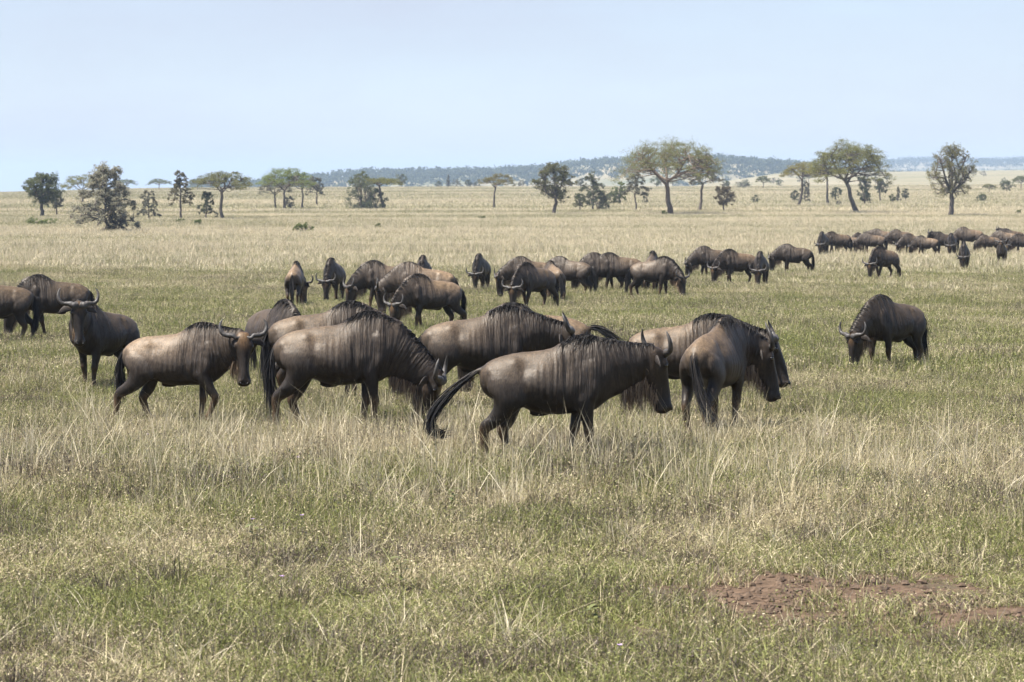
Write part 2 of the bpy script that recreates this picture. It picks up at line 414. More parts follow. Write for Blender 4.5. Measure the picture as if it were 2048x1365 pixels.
HEAD = [  # distance along face, half width, dorsal, ventral
    (-0.105, .045, .035, .04), (-0.085, .080, .070, .085), (-0.03, .104, .098, .135), (0.04, .112, .106, .165), (0.11, .110, .104, .182),
    (0.19, .093, .102, .176), (0.27, .076, .102, .140), (0.35, .066, .102, .100), (0.43, .067, .098, .082), (0.49, .082, .092, .085),
    (0.535, .086, .080, .086), (0.565, .070, .056, .068), (0.585, .035, .025, .03)]

def bez(P, s):
    P = [np.asarray(p, float) for p in P]; s = np.asarray(s)[:, None]
    return P[0] * (1 - s) ** 3 + 3 * P[1] * s * (1 - s) ** 2 + 3 * P[2] * s * s * (1 - s) + P[3] * s ** 3

def leg_points(base, sgn, swing, flex, knee, planted):
    L = np.array([[x, y * sgn, z] for x, y, z, _, _ in base]); piv = L[1].copy()
    def rot(pts, c, a):
        ca, sa = math.cos(a), math.sin(a); q = pts - c
        return np.stack([q[:, 0] * ca - q[:, 2] * sa, q[:, 1], q[:, 0] * sa + q[:, 2] * ca], 1) + c
    w = np.zeros(len(L)); w[2:] = 1; w[2] = 0.45; w[3] = 0.85
    for i in range(2, len(L)): L[i] = rot(L[i:i + 1], piv, R(swing) * w[i])[0]
    if flex:
        c = L[knee].copy()
        L[knee + 1:] = rot(L[knee + 1:], c, R(flex))
    if planted:
        k = (piv[2] - 0.032) / (piv[2] - L[-1, 2]); L[2:, 2] = piv[2] - (piv[2] - L[2:, 2]) * k
    return L

GRAZE_NECK = dict(neck=((.60, 0, .93), (.80, 0, .80)), E=(.95, 0, .64), psi=0, phi=90)
LEGS0 = ((3, 0, 1), (-5, 0, 1), (4, 0, 1), (-6, 0, 1))      # swing, flex, planted : front left, front right, hind left, hind right
TAIL0 = ((-.69, 0, 1.0), (-.77, 0, .93), (-.80, .01, .73), (-.80, .02, .50), (-.78, .03, .25))

def build_wildebeest(seed, neck, E, psi, phi, legs=LEGS0, tail=TAIL0, horn=1.0, boss=1.0, mane=1.0, wind=0.5, mside=None, beard=1.0, vox=0.017, tuft=1.0, lod=1.0, roll=0):
    rng = np.random.default_rng(seed)
    SV, SF, part, par = Acc(), None, [], []
    def put(res, pid, ps):
        SV.add(*res); part.extend([pid] * len(res[0])); par.append(np.asarray(ps, float))
    # torso
    T = np.array(TORSO); T = catmull(T, 40)
    C = np.stack([T[:, 0], 0 * T[:, 0], T[:, 4]], 1)
    Uy = np.tile((0., 1, 0), (len(T), 1)); Wz = np.tile((0., 0, 1), (len(T), 1))
    V, Q, F = loft(C, Uy, Wz, T[:, 3], T[:, 1] - T[:, 4], T[:, 4] - T[:, 2], 2.2, 32, T[:, 5])
    put((V, Q[:, ::-1], F[:, ::-1]), 0, V)
    # neck
    E = np.array(E, float); P0 = np.array((.36, 0, .985))
    s = np.linspace(0, 1, 18); NC = bez((P0, neck[0], neck[1], E), s)
    NT = np.gradient(NC, axis=0); NU = []; NW = []
    for t in NT:
        t = unit(t); u = unit(np.cross((0, 0, 1), t)); NU.append(u); NW.append(np.cross(t, u))
    NU, NW = np.array(NU), np.array(NW)
    rv = np.interp(s, [0, .25, .5, .75, 1], [.350, .300, .230, .180, .150]); rub = np.interp(s, [0, .3, .6, 1], [.185, .150, .118, .098])
    rbv = np.interp(s, [0, .25, .5, .75, 1], [.34, .33, .285, .225, .17])
    V, Q, F = loft(NC, NU, NW, rub, rv, rbv, 2.1, 26, 1.6)
    fl = np.zeros((len(V), 3)); k = 26
    for i in range(18):
        q = V[i * k:(i + 1) * k] - NC[i]
        fl[i * k:(i + 1) * k, 0] = .40 + s[i] * .62; fl[i * k:(i + 1) * k, 1] = q @ NU[i]; fl[i * k:(i + 1) * k, 2] = 1.0 + q @ NW[i]
    fl[-2] = (.4, 0, 1); fl[-1] = (1.02, 0, 1)
    put((V, Q[:, ::-1], F[:, ::-1]), 1, fl)
    # head
    ph, ps = R(phi), R(psi)
    d = np.array((math.cos(ph) * math.cos(ps), math.cos(ph) * math.sin(ps), -math.sin(ph)))
    nn = np.array((math.sin(ph) * math.cos(ps), math.sin(ph) * math.sin(ps), math.cos(ph)))
    sd = np.array((-math.sin(ps), math.cos(ps), 0.0))
    if roll:
        cr, sr = math.cos(R(roll)), math.sin(R(roll)); nn, sd = nn * cr + sd * sr, sd * cr - nn * sr
    H = catmull(np.array(HEAD), 34)
    HC = E + np.outer(H[:, 0], d)
    V, Q, F = loft(HC, np.tile(sd, (34, 1)), np.tile(nn, (34, 1)), H[:, 1], H[:, 2], H[:, 3], 2.3, 24, 2.5)
    q = V - E
    hp = np.stack([q @ d, q @ sd, q @ nn], 1)
    put((V, Q[:, ::-1], F[:, ::-1]), 2, hp)
    # brow ridges and cheeks
    def blob(c, r, pid, axes=None, kk=14):
        th = np.linspace(0.12, PI - 0.12, 8); c = np.asarray(c, float)
        ax = np.eye(3) if axes is None else axes
        CC = [c + ax[2] * r[2] * math.cos(t) for t in th]
        res = loft(CC, np.tile(ax[0], (8, 1)), np.tile(ax[1], (8, 1)), r[0] * np.sin(th), r[1] * np.sin(th), r[1] * np.sin(th), 2, kk)
        
        if pid == 2:
            qq = res[0] - E; put(res, 2, np.stack([qq @ d, qq @ sd, qq @ nn], 1))
        else: put(res, pid, res[0])
    hax = np.array([nn, sd, d])
    for sg in (-1, 1):
        blob(E + d * .075 + sd * sg * .092 + nn * .045, (.045, .035, .055), 2, hax)
        blob(E + d * .53 + sd * sg * .05 + nn * .055, (.035, .030, .035), 2, hax)
        blob((.385, sg * .140, .90), (.13, .072, .22), 0)
        blob((.27, sg * .165, .72), (.11, .065, .12), 0)
        blob((-.38, sg * .175, .74), (.12, .075, .14), 0)
    blob((-.15, 0, .548), (.11, .030, .036), 0)
    # legs
    hoofs = []; LP = []
    for li, (base, sg) in enumerate(((FRONT, 1), (FRONT, -1), (HIND, 1), (HIND, -1))):
        sw, fx, pl = legs[li]
        L = leg_points(base, sg, sw, fx, 5, pl); LP.append(L)
        rr = np.array([[b[3], b[4]] for b in base])
        PP = catmull(np.concatenate([L, rr], 1), 34)
        TT = np.gradient(PP[:, :3], axis=0); U = []; W = []
        for t in TT:
            t = unit(t); u = unit(np.array((0, 1, 0)) - t * t[1]); U.append(u); W.append(np.cross(t, u))
        V, Q, F = loft(PP[:, :3], U, W, PP[:, 4], PP[:, 3], PP[:, 3], 2.1, 16)
        put((V, Q[:, ::-1], F[:, ::-1]), 3 + (li >= 2), V)
        # cloven hoof
        e = L[-1]; tdir = unit(L[-1] - L[-3]); fwd = unit(np.array((tdir[0] + (0.25 if pl else 0.1), 0, tdir[2])))
        hb = Acc()
        for hs in (-1, 1):
            c0 = e + np.array((0, hs * .019, .02)); c1 = e + np.array((0.022, hs * .021, 0.0)); c2 = e + np.array((0.03, hs * .022, -.028))
            if not pl:
                c1 = e + tdir * .02 + np.array((0, hs * .02, 0)); c2 = e + tdir * .05 + np.array((0, hs * .02, 0)); c0 = e - tdir * .02 + np.array((0, hs * .018, 0))
            tri = loft([c0, c1, c2], np.tile((0., 1, 0), (3, 1)), np.tile((1., 0, .15), (3, 1)), [.018, .019, .020], [.036, .046, .055], [.034, .038, .040], 2.2, 10)
            hb.add(*tri)
        hoofs.append(hb.mesh('hoof', M_HOOF))
    # tail dock
    TC = catmull(np.array(tail), 30)
    m = 15
    rt = np.interp(np.linspace(0, 1, m), [0, .15, .5, 1], [.050, .031, .023, .014])
    V, Q, F = tube(TC[:m], rt, 10)
    put((V, Q[:, ::-1], F[:, ::-1]), 5, V)
    # one skin
    src = np.concatenate(SV.V); par = np.concatenate(par); part = np.array(part)
    tmp = bpy.data.objects.new('tmp', SV.mesh('tmp')); COL.objects.link(tmp)
    md = tmp.modifiers.new('r', 'REMESH'); md.mode = 'VOXEL'; md.voxel_size = vox
    dg = bpy.context.evaluated_depsgraph_get(); dg.update()
    me = bpy.data.meshes.new_from_object(tmp.evaluated_get(dg))
    tm = tmp.data; bpy.data.objects.remove(tmp); bpy.data.meshes.remove(tm)
    me.name = 'body'; me.materials.clear(); me.materials.append(M_COAT)
    nv = len(me.vertices); co = np.empty(nv * 3, np.float32); me.vertices.foreach_get('co', co); co = co.reshape(-1, 3).astype(float)
    ed = np.empty(len(me.edges) * 2, np.int32); me.edges.foreach_get('vertices', ed); ed = ed.reshape(-1, 2)
    deg = np.bincount(ed.ravel(), minlength=nv)[:, None].astype(float) + 1e-9
    def lap(A):
        S = np.zeros_like(A)
        for c in range(A.shape[1]):
            S[:, c] = np.bincount(ed[:, 0], A[ed[:, 1], c], nv) + np.bincount(ed[:, 1], A[ed[:, 0], c], nv)
        return S / deg
    for it in range(5):                           # Taubin smoothing keeps the thin legs
        co += 0.55 * (lap(co) - co); co += -0.50 * (lap(co) - co)
    co += 0.4 * (lap(co) - co)
    # coat zones from the nearest modelled piece
    kd = KDTree(len(src))
    for i, v in enumerate(src): kd.insert(v, i)
    kd.balance()
    idx = np.fromiter((kd.find(v)[1] for v in co), np.int64, nv)
    pid = part[idx]; pp = par[idx]
    zone = np.zeros((nv, 4)); flow = co.copy()
    x, y, z = co.T
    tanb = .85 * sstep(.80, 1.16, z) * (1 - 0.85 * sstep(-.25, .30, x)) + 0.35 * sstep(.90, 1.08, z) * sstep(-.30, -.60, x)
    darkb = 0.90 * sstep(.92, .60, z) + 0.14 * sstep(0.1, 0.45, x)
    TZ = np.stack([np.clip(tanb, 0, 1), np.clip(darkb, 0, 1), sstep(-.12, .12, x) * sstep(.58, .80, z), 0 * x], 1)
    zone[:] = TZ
    t = np.where(pid <= 1)[0]
    sd_ = np.linspace(0, 1, 100); ND = np.stack([np.interp(sd_, s, NC[:, c]) for c in range(3)], 1)
    ct = co[t]; ni = np.argmin((ct ** 2).sum(1)[:, None] - 2 * ct @ ND.T + (ND ** 2).sum(1)[None], 1); q = ct - ND[ni]
    tn = unit(ND[1] - ND[0]); sn = sd_[ni] + 0.0
    UU = np.stack([np.interp(sn, s, NU[:, c]) for c in range(3)], 1); WW = np.stack([np.interp(sn, s, NW[:, c]) for c in range(3)], 1)
    nf = np.stack([.36 + sn * .66, (q * UU).sum(1), .985 + (q * WW).sum(1)], 1)
    wn_ = sstep(.02, .38, sn)[:, None]; wz = sstep(.10, .35, sn)[:, None]
    flow[t] = ct * (1 - wn_) + nf * wn_
    fx = flow[:, 0]
    NZ = np.stack([0.10 + 0 * x, 0.24 + 0.36 * sstep(.6, 1.0, fx), 1 - 0.6 * sstep(.8, 1.0, fx), 0 * x], 1)[t]
    zone[t] = zone[t] * (1 - wz) + NZ * wz
    t = (pid == 2); a, b_, c_ = pp.T
    fore = sstep(.17, .03, a) * sstep(.02, .07, c_) * sstep(.10, .05, np.abs(b_))
    zone[t] = np.stack([0.25 * sstep(.05, -.05, c_), 0.97 - 0.40 * sstep(.0, -.08, c_) - 0.35 * sstep(.49, .53, a) * sstep(.56, .52, a), 0 * a, fore * 0.48 + 0.10 * sstep(.02, -.05, c_) * sstep(.28, .1, a)], 1)[t]
    t = (pid >= 3) & (pid <= 4)
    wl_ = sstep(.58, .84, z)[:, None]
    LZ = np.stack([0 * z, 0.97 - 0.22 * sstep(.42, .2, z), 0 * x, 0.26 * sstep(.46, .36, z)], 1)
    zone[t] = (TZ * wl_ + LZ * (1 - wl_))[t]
    t = pid == 5
    zone[t] = np.stack([0.3 + 0 * x, 0.6 + 0 * x, 0 * x, 0 * x], 1)[t]
    for it in range(6): zone = 0.4 * zone + 0.6 * lap(zone); flow = 0.4 * flow + 0.6 * lap(flow)
    # shallow skin folds over ribs and shoulder, and uneven muscle, along the surface normal
    me.vertices.foreach_set('co', co.astype(np.float32).ravel()); me.update()
    no = np.empty(nv * 3, np.float32); me.vertices.foreach_get('normal', no); no = no.reshape(-1, 3)
    fold = np.array([mnoise.noise(Vector((f[0] * 11 + seed, f[1] * 1.5, f[2] * 1.6))) for f in flow])
    mus = np.array([mnoise.noise(Vector((f[0] * 4 + seed, f[1] * 4, f[2] * 4))) for f in co])
    gs = lambda v, c, w: np.exp(-((v - c) / w) ** 2)
    tor = (pid == 0) | (pid >= 3)
    dsp = (-.014 * gs(x, -.315, .045) * sstep(.62, .78, z) * sstep(1.14, 1.0, z) + .013 * gs(x, -.405, .05) * gs(z, 1.075, .045)
           - .016 * gs(x, .125, .045) * sstep(.60, .75, z) * sstep(1.15, .95, z) + .012 * gs(x, .42, .04) * gs(z, .83, .14)
           - .010 * gs(x, -.265, .085) * gs(z, 1.02, .065) + .012 * gs(x, -.66, .05) * gs(z, .99, .05) + .0035 * np.sin(x * 92) * sstep(-.26, -.16, x) * sstep(.16, .08, x) * sstep(.66, .8, z) * sstep(1.12, .95, z)) * tor
    co += no * (fold * .016 * zone[:, 2] + mus * .011 * (z > .5) + dsp)[:, None]
    me.vertices.foreach_set('co', co.astype(np.float32).ravel())
    me.polygons.foreach_set('use_smooth', np.ones(len(me.polygons), bool))
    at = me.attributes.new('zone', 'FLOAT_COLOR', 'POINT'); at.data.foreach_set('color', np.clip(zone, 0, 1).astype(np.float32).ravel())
    at = me.attributes.new('flow', 'FLOAT_VECTOR', 'POINT'); at.data.foreach_set('vector', flow.astype(np.float32).ravel())
    me.update()
    parts = [('body', me)]
    # horns
    up = -d
    for sg in (-1, 1):
        pts = [(.018, .070, -.045), (.070, .080, -.055), (.135, .072, -.025), (.205, .058, -.018), (.265, .050, -.045 + .055), (.295, .045, .085), (.285, .040, .155), (.255, .040, .205)]
        pts = np.array(pts); pts[:2, 0] += .045 * (1 - min(boss, 1)); pts[:, 0] *= (0.85 + .15 * horn); pts[3:, 2] = pts[3:, 2] * horn
        rad = np.array([.046 * boss, .052 * boss, .039 * (.6 + .4 * boss), .031, .028, .0225, .014, .0035])
        pr = catmull(np.concatenate([pts, rad[:, None]], 1), 26)
        P = E + np.outer(pr[:, 0] * sg, sd) + np.outer(pr[:, 1], nn) + np.outer(pr[:, 2] + .075, up)
        rid = 1 + 0.09 * np.sin(np.arange(26) * 2.1) * (np.arange(26) < 13)
        V, Q, F = tube(P, np.maximum(pr[:, 3] * rid, .003), 12, nn)
        A = Acc(); A.add(V, Q, F); parts.append(('horn', A.mesh('horn', M_HORN)))
    # ears, eyes, nostrils
    for sg in (-1, 1):
        c0 = E + d * .005 + sd * sg * .092 - nn * .045
        ax = unit(sd * sg * 1.0 + d * .30 - nn * .28)
        tt = np.linspace(0, 1, 9)
        P = c0 + np.outer(tt * .215, ax) + np.outer(-.03 * np.sin(tt * PI), d)
        w = np.interp(tt, [0, .15, .45, .8, 1], [.020, .042, .054, .032, .003])
        fw = unit(np.cross(ax, nn)); bk = unit(np.cross(fw, ax))
        V, Q, F = loft(P, np.tile(fw, (9, 1)), np.tile(bk, (9, 1)), w, w * .22, w * .36, 2.0, 10)
        A = Acc(); A.add(V, Q, F); parts.append(('ear', A.mesh('ear', M_EAR)))
        ce = E + d * .085 + sd * sg * .112 + nn * .052
        th = np.linspace(0.1, PI - .1, 7)
        CC = [ce + d * .02 * math.cos(q) for q in th]
        A = Acc(); A.add(*loft(CC, np.tile(sd, (7, 1)), np.tile(nn, (7, 1)), .020 * np.sin(th), .021 * np.sin(th), .021 * np.sin(th), 2, 10))
        parts.append(('eye', A.mesh('eye', M_EYE)))
        cn = E + d * .555 + sd * sg * .042 + nn * .076
        CC = [cn + unit(d - sd * sg * .5) * .018 * math.cos(q) for q in th]
        A = Acc(); A.add(*loft(CC, np.tile(sd, (7, 1)), np.tile(nn, (7, 1)), .012 * np.sin(th), .014 * np.sin(th), .014 * np.sin(th), 2, 8))
        parts.append(('nostril', A.mesh('nostril', M_HOOF)))
    for h in hoofs: parts.append(('hoof', h))
    # mane: hangs from the crest over both sides and streams back off the withers
    nm = int(680 * mane * lod); ptsm = []
    ds_ = -1 if mside is None else mside
    for q in range(nm):
        u = rng.random()
        tt = np.linspace(0, 1, 7); rm = rng.random()                    # low: short hair standing along the crest
        sidew = ds_ if rng.random() < .8 else -ds_
        if u < .42:      # withers: the longest hair, streaming back over the loin and down the shoulder
            f = u / .42; xx = .44 - f * .36
            ztop = np.interp(xx, T[:, 0], T[:, 1]); hw = np.interp(xx, T[:, 0], T[:, 3]); hh = ztop - .88
            root = np.array((xx, rng.normal() * .010, ztop - .014)); upv = np.array((0, 0, 1.)); bk = np.array((-1., 0, 0)); side = np.array((0, 1., 0)); ne = 1.3
            Ln = rng.uniform(.14, .34) * (1 - .35 * f) * (.7 + .3 * min(mane, 1.3))
        else:
            sx_ = (u - .42) / .58 * .96; i = min(int(sx_ * 17), 16)
            root = NC[i] + NW[i] * (rv[i] - .012) + NU[i] * rng.normal() * .008 + NT[i] * rng.random(); upv = NW[i]; bk = -unit(NT[i]); side = NU[i]; hw = rub[i]; hh = rv[i]; ne = 1.6
            Ln = rng.uniform(.10, .26) * (1 - .45 * sx_)
        Ln *= .30 if rm < .62 else (.50 if rm < .93 else 1.1)             # short crest hair, some longer, a few long wisps
        lock = .5 + .5 * math.sin(u * 95 + seed)                               # hair gathers in locks
        blow = np.clip(wind * (.55 + .75 * lock) + rng.normal() * .05, 0, 1.1); drop = (1.02 - .78 * min(blow, 1)) * Ln * (.8 + .35 * rng.random())
        if u < .42: drop = max(drop, 0.0) ; fall = np.interp(root[0] - blow * Ln * tt, T[:, 0], T[:, 1]) - root[2]   # follows the falling back line
        else: fall = 0 * tt
        h = drop * tt ** 1.35
        hn = np.clip(h / max(hh, .05), 0, 1); lat = hw * (1 - (1 - hn) ** ne) ** (1 / ne) * 1.0 + .014 * np.sin(np.minimum(tt * 2, 1) * PI / 2)
        p = root + np.outer(fall * tt + .012 * np.sin(tt * PI) - h * .98, upv) + np.outer(sidew * lat * np.minimum(1, tt * 3), side) + np.outer(blow * Ln * tt, bk)
        p += np.outer(np.sin(tt * 4 + rng.random() * 6) * .006 * tt, rng.normal(size=3))
        ptsm.append(p)
    parts.append(('mane', strands(ptsm, .0085, 'mane', M_MANE, rng)))
    # beard: from the chin back along the jaw and down the throat
    nb = int(950 * lod * min(beard, 1.6)); ptsb = []
    for q in range(nb):
        u = rng.random(); lockp = .75 + .35 * math.sin(u * 120 + seed)
        if u < .30:
            a = rng.uniform(.08, .40); root = E + d * a - nn * (np.interp(a, H[:, 0], H[:, 3]) - .02) + sd * rng.normal() * .028; Ln = rng.uniform(.10, .20) * lockp
        else:
            sx_ = .42 + .58 * (u - .30) / .70; i = min(int(sx_ * 17), 17)
            root = NC[i] - NW[i] * (rbv[i] - .03) + NU[i] * rng.normal() * .030 + NT[i] * rng.random(); Ln = rng.uniform(.16, .34) * (.45 + .55 * sx_) * lockp
        Ln *= .8 + .2 * beard
        tt = np.linspace(0, 1, 5)
        dr = np.array((rng.normal() * .10 - .10 * wind, rng.normal() * .10, -1.0))
        p = root + np.outer(tt * Ln, dr) + np.outer(.012 * np.sin(tt * 3) * rng.normal(), (1, 0, 0))
        if p[-1, 2] < .03: p[:, 2] = root[2] + (p[:, 2] - root[2]) * max((root[2] - .03), .01) / (root[2] - p[-1, 2])
        ptsb.append(p)
    parts.append(('beard', strands(ptsb, .008, 'beard', M_BEARD, rng)))
    # tail tuft
    nt_ = int(380 * tuft * lod); ptst = []
    TL = np.concatenate([TC, TC[-1:] + (TC[-1:] - TC[-2:-1]) * np.arange(1, 5)[:, None]])
    for q in range(nt_):
        i0 = rng.uniform(4, 19); i1 = min(i0 + rng.uniform(9, 15), 33)
        ii = np.linspace(i0, i1, 7); p = np.stack([np.interp(ii, np.arange(len(TL)), TL[:, c]) for c in range(3)], 1)
        off = rng.normal(size=3) * .034; p = p + np.outer(np.linspace(.35, 1.2, 7), off)
        ptst.append(p)
    parts.append(('tail_tuft', strands(ptst, .011, 'tail_tuft', M_MANE, rng)))
    return parts

POSES = {}
def pose(key, **kw): POSES[key] = (kw, None)
def place_animal(key, px, py, yaw, label, sc=1.0, tan=1.0, val=1.0, group=None, name='wildebeest', drop=0.0):
    kw, parts = POSES[key]
    if parts is None:
        parts = build_wildebeest(**kw); POSES[key] = (kw, parts)
    p = pix2ground(px, py)
    view = math.degrees(math.atan2(p[0], p[1]))           # yaw is given as seen from the photograph's viewpoint
    e = link(name, None, loc=(p[0], p[1], p[2] - drop), rz=R(yaw - view), sc=sc)
    e.empty_display_size = 0.3
    e.scale = [v * .93 for v in e.scale]; tag(e, label, 'wildebeest', group)
    for nm, me in parts:
        o = link(nm, me, e); o.color = (tan, val, 1, 1)
    return e

def tail_hang(dx=0.0, dy=0.0, L=1.0):
    return ((-.69, 0, 1.0), (-.76, 0, .94), (-.80 - dx * .3, dy * .3, .76), (-.80 - dx * .7, dy * .7, .76 - .25 * L), (-.78 - dx, dy, .76 - .52 * L))

pose('standing_side', seed=11, neck=((.62, 0, 1.05), (.80, .03, 1.08)), E=(1.04, .09, 1.11), psi=24, phi=80, legs=((-11, 0, 1), (5, 0, 1), (16, 0, 1), (-6, 0, 1)),
     tail=((-.69, 0, 1.0), (-.80, 0, .97), (-1.00, -.03, .82), (-1.20, -.05, .60), (-1.27, -.05, .42), (-1.19, -.05, .33), (-1.10, -.05, .35)), mside=-1, wind=.55, beard=1.6, vox=.015, boss=.62, mane=1.25, tuft=.75)
pose('bull_graze', seed=12, neck=((.61, 0, .95), (.82, 0, .80)), E=(1.00, -.02, .58), psi=-12, phi=104, legs=((-6, 0, 1), (4, 0, 1), (12, 0, 1), (-8, 0, 1)), tail=tail_hang(.0, -.03), mside=-1, wind=.8, vox=.015, boss=1.05, mane=1.35)
pose('walking_young', seed=13, neck=((.58, 0, 1.06), (.74, -.05, 1.10)), E=(.86, -.14, 1.13), psi=-72, phi=80, legs=((-6, 0, 1), (22, -42, 0), (14, 0, 1), (-15, 0, 1)), tail=tail_hang(.02, .05, .8), horn=.95, boss=.45, mane=.7, wind=.4, beard=1.1, vox=.015)
pose('alert_left', seed=14, neck=((.55, .0, 1.12), (.66, .08, 1.24)), E=(.76, .17, 1.30), psi=48, phi=78, legs=((6, 0, 1), (-4, 0, 1), (12, 0, 1), (-14, 0, 1)), tail=tail_hang(0, .0), boss=1.15, horn=1.1, wind=.3, vox=.015)
pose('rear_turn', seed=15, neck=((.60, -.03, 1.03), (.78, -.12, .99)), E=(.84, -.27, .92), psi=-56, phi=78, legs=((4, 0, 1), (-4, 0, 1), (8, 0, 1), (-10, 0, 1)),
     tail=((-.69, 0, 1.0), (-.77, -.01, .93), (-.82, -.05, .74), (-.84, -.12, .50), (-.86, -.24, .28), (-.86, -.32, .18)), boss=.65, wind=.5, mside=-1, vox=.015, mane=1.2, beard=1.2)
pose('low_head', seed=16, neck=((.62, 0, 1.02), (.84, 0, 1.01)), E=(1.04, -.03, .98), psi=-8, phi=72, legs=LEGS0, tail=tail_hang(), boss=.7, wind=.45, mside=-1, beard=1.5)
pose('graze', seed=17, mside=-1, wind=.35, legs=((-7, 0, 1), (6, 0, 1), (12, 0, 1), (-10, 0, 1)), **GRAZE_NECK)
pose('graze_step', seed=18, neck=((.60, .02, .93), (.79, .05, .80)), E=(.93, .11, .64), psi=22, phi=88, legs=((10, 0, 1), (-10, 0, 1), (-12, 0, 1), (10, 0, 1)), mside=1, wind=.4, tail=tail_hang(-.02, .04), boss=.95)
pose('graze_turn', seed=19, neck=((.60, -.02, .93), (.79, -.06, .80)), E=(.92, -.15, .66), psi=-28, phi=86, legs=((4, 0, 1), (-8, 0, 1), (8, 0, 1), (-4, 0, 1)), wind=.4, tail=tail_hang(.10, -.02, 1.05), boss=.75, mside=-1)
pose('graze_calm', seed=20, neck=((.60, 0, .95), (.80, 0, .86)), E=(.97, 0, .72), psi=4, phi=96, legs=((-3, 0, 1), (3, 0, 1), (-6, 0, 1), (6, 0, 1)), wind=.55, boss=.8, tail=tail_hang(0, .02))
pose('head_up', seed=21, neck=((.56, 0, 1.12), (.70, 0, 1.20)), E=(.82, 0, 1.24), psi=0, phi=74, legs=LEGS0, wind=.3, boss=1.0, horn=1.05)
pose('tail_out', seed=22, neck=((.60, 0, .95), (.80, 0, .86)), E=(.97, 0, .72), psi=0, phi=94, wind=.8, tail=((-.69, 0, 1.0), (-.80, 0, 1.02), (-.93, 0, .97), (-1.05, 0, .88), (-1.14, 0, .80)), mane=1.4, mside=1)

W = place_animal
# --- foreground
W('standing_side', 1108, 934, 2, 'dark wildebeest standing broadside in tall straw grass, head hanging, tail curled up behind', 1.0, .75, .80)
W('bull_graze', 686, 868, 0, 'large grey-brown wildebeest bull grazing with long black mane blown back along its spine', 1.06, .8, 1.0)
W('walking_young', 362, 856, -16, 'pale tan young wildebeest walking with one foreleg lifted, looking at the camera', .95, 1.3, 1.3)
W('alert_left', 206, 782, 230, 'dark wildebeest with heavy curved horns staring at the camera, shoulder beside the walking young one', .96, .7, .8)
W('rear_turn', 1432, 876, 71, 'wildebeest seen from behind with pale rump, black tail hanging, head turned aside', 1.03, 1.2, 1.1)
W('low_head', 1374, 842, 3, 'wildebeest standing half hidden beyond the one seen from behind, both heads lowered side by side', .98, 1.1, 1.05)
W('graze', 1784, 746, 228, 'lone dark wildebeest grazing by itself on the greener grass, away from the herd', .95, .6, .85)
W('graze_calm', 655, 812, 4, 'brown wildebeest grazing just beyond the large bull, its back showing above his', 1.04, .95, .95)
W('graze', 552, 772, -62, 'dark wildebeest grazing head-on between the walking young one and the large bull', .97, .6, .85)
W('low_head', 965, 830, 6, 'grey-brown wildebeest with shining flank standing beyond the broadside one, head hidden', 1.03, .8, .95)
W('tail_out', 1070, 806, 176, 'tan wildebeest turned the other way beyond the grey-brown one, tail held straight out', 1.0, 1.3, 1.1)
# --- left edge
W('graze_step', 108, 680, 188, 'wildebeest with black mane grazing behind the dark staring one', 1.0, .7, .85)
W('graze', -8, 690, 186, 'brown wildebeest cut by the edge of the view, tail hanging, beside the black-maned one', .98, 1.0, .95)
# --- middle group
W('graze_turn', 590, 618, 84, 'wildebeest with bright cream rump turned to the viewer, grazing with its head aside', .95, 2.12, 1.61)
W('graze', 668, 606, -104, 'dark wildebeest grazing head-on next to the cream-rumped one, wide horns near the ground', .97, 0.75, 1.12)
W('graze_step', 772, 626, 184, 'grey wildebeest grazing sideways with striped neck, in the middle cluster', 1.02, 0.75, 1.33)
W('graze_calm', 845, 642, 178, 'pale-backed wildebeest standing behind the reddish grazing one in the middle cluster', 1.05, 1.19, 1.54)
W('graze_step', 862, 668, 204, 'reddish brown wildebeest with black mane grazing in front of the middle cluster', .96, 1.50, 1.40)
W('graze', 848, 600, -95, 'wildebeest of which only a dark mane hump shows above the pale-backed one', 1.0, 1.25, 1.12)
W('graze', 962, 586, -102, 'dark wildebeest grazing head-on by itself between two clusters, horns spread wide', .95, 0.62, 1.05)
W('graze_calm', 1062, 604, 190, 'brown wildebeest behind the head-on grazer with curled horns', 1.0, 0.88, 1.19)
W('graze_step', 1068, 624, 226, 'wildebeest grazing head-on with strongly curled horns in front of three others', .98, 0.62, 1.19)
W('graze_turn', 1106, 612, 106, 'chestnut wildebeest seen from behind beside the curl-horned grazer', .95, 1.50, 1.33)
W('graze_turn', 1138, 596, 166, 'dark wildebeest with its long tail trailing behind it, next to the chestnut one', .95, 0.62, 1.12)
W('graze', 1208, 590, 186, 'striped wildebeest almost covered by the grazing one alongside it', 1.0, 0.62, 1.12)
W('graze_step', 1238, 590, 184, 'dark wildebeest with brown beard grazing alongside a striped one', 1.0, 0.75, 1.12)
W('graze_turn', 1308, 600, -14, 'wildebeest grazing the opposite way to its neighbours, reddish beard touching the grass', .98, 0.75, 1.12)
W('graze', 1303, 590, 84, 'wildebeest showing only its pointed black hump above the one grazing the opposite way', 1.03, 0.62, 0.98)
W('graze', 1424, 562, 190, 'dark wildebeest at the end of a loose line of four, grazing', 1.0, 0.62, 1.12)
W('graze_step', 1474, 574, 204, 'brown-rumped wildebeest grazing second in a loose line of four', 1.0, 1.25, 1.19)
W('graze', 1522, 578, -96, 'wildebeest grazing head-on in a loose line of four', .97, 0.62, 1.12)
W('graze_calm', 1588, 552, 184, 'blackish wildebeest last in a loose line of four, small gap from the head-on one', 1.0, 0.50, 0.91)
W('graze_step', 1768, 562, 228, 'reddish wildebeest grazing alone below the far row, horns spread towards the viewer', .98, 1.12, 1.19)
W('graze', 1928, 544, -92, 'wildebeest grazing head-on below the far row, thin pale line down its neck', 1.0, 0.38, 0.98)
W('head_up', 2003, 536, -94, 'wildebeest standing head-on with raised head and tan forehead below the far row', 1.0, 0.62, 0.98)
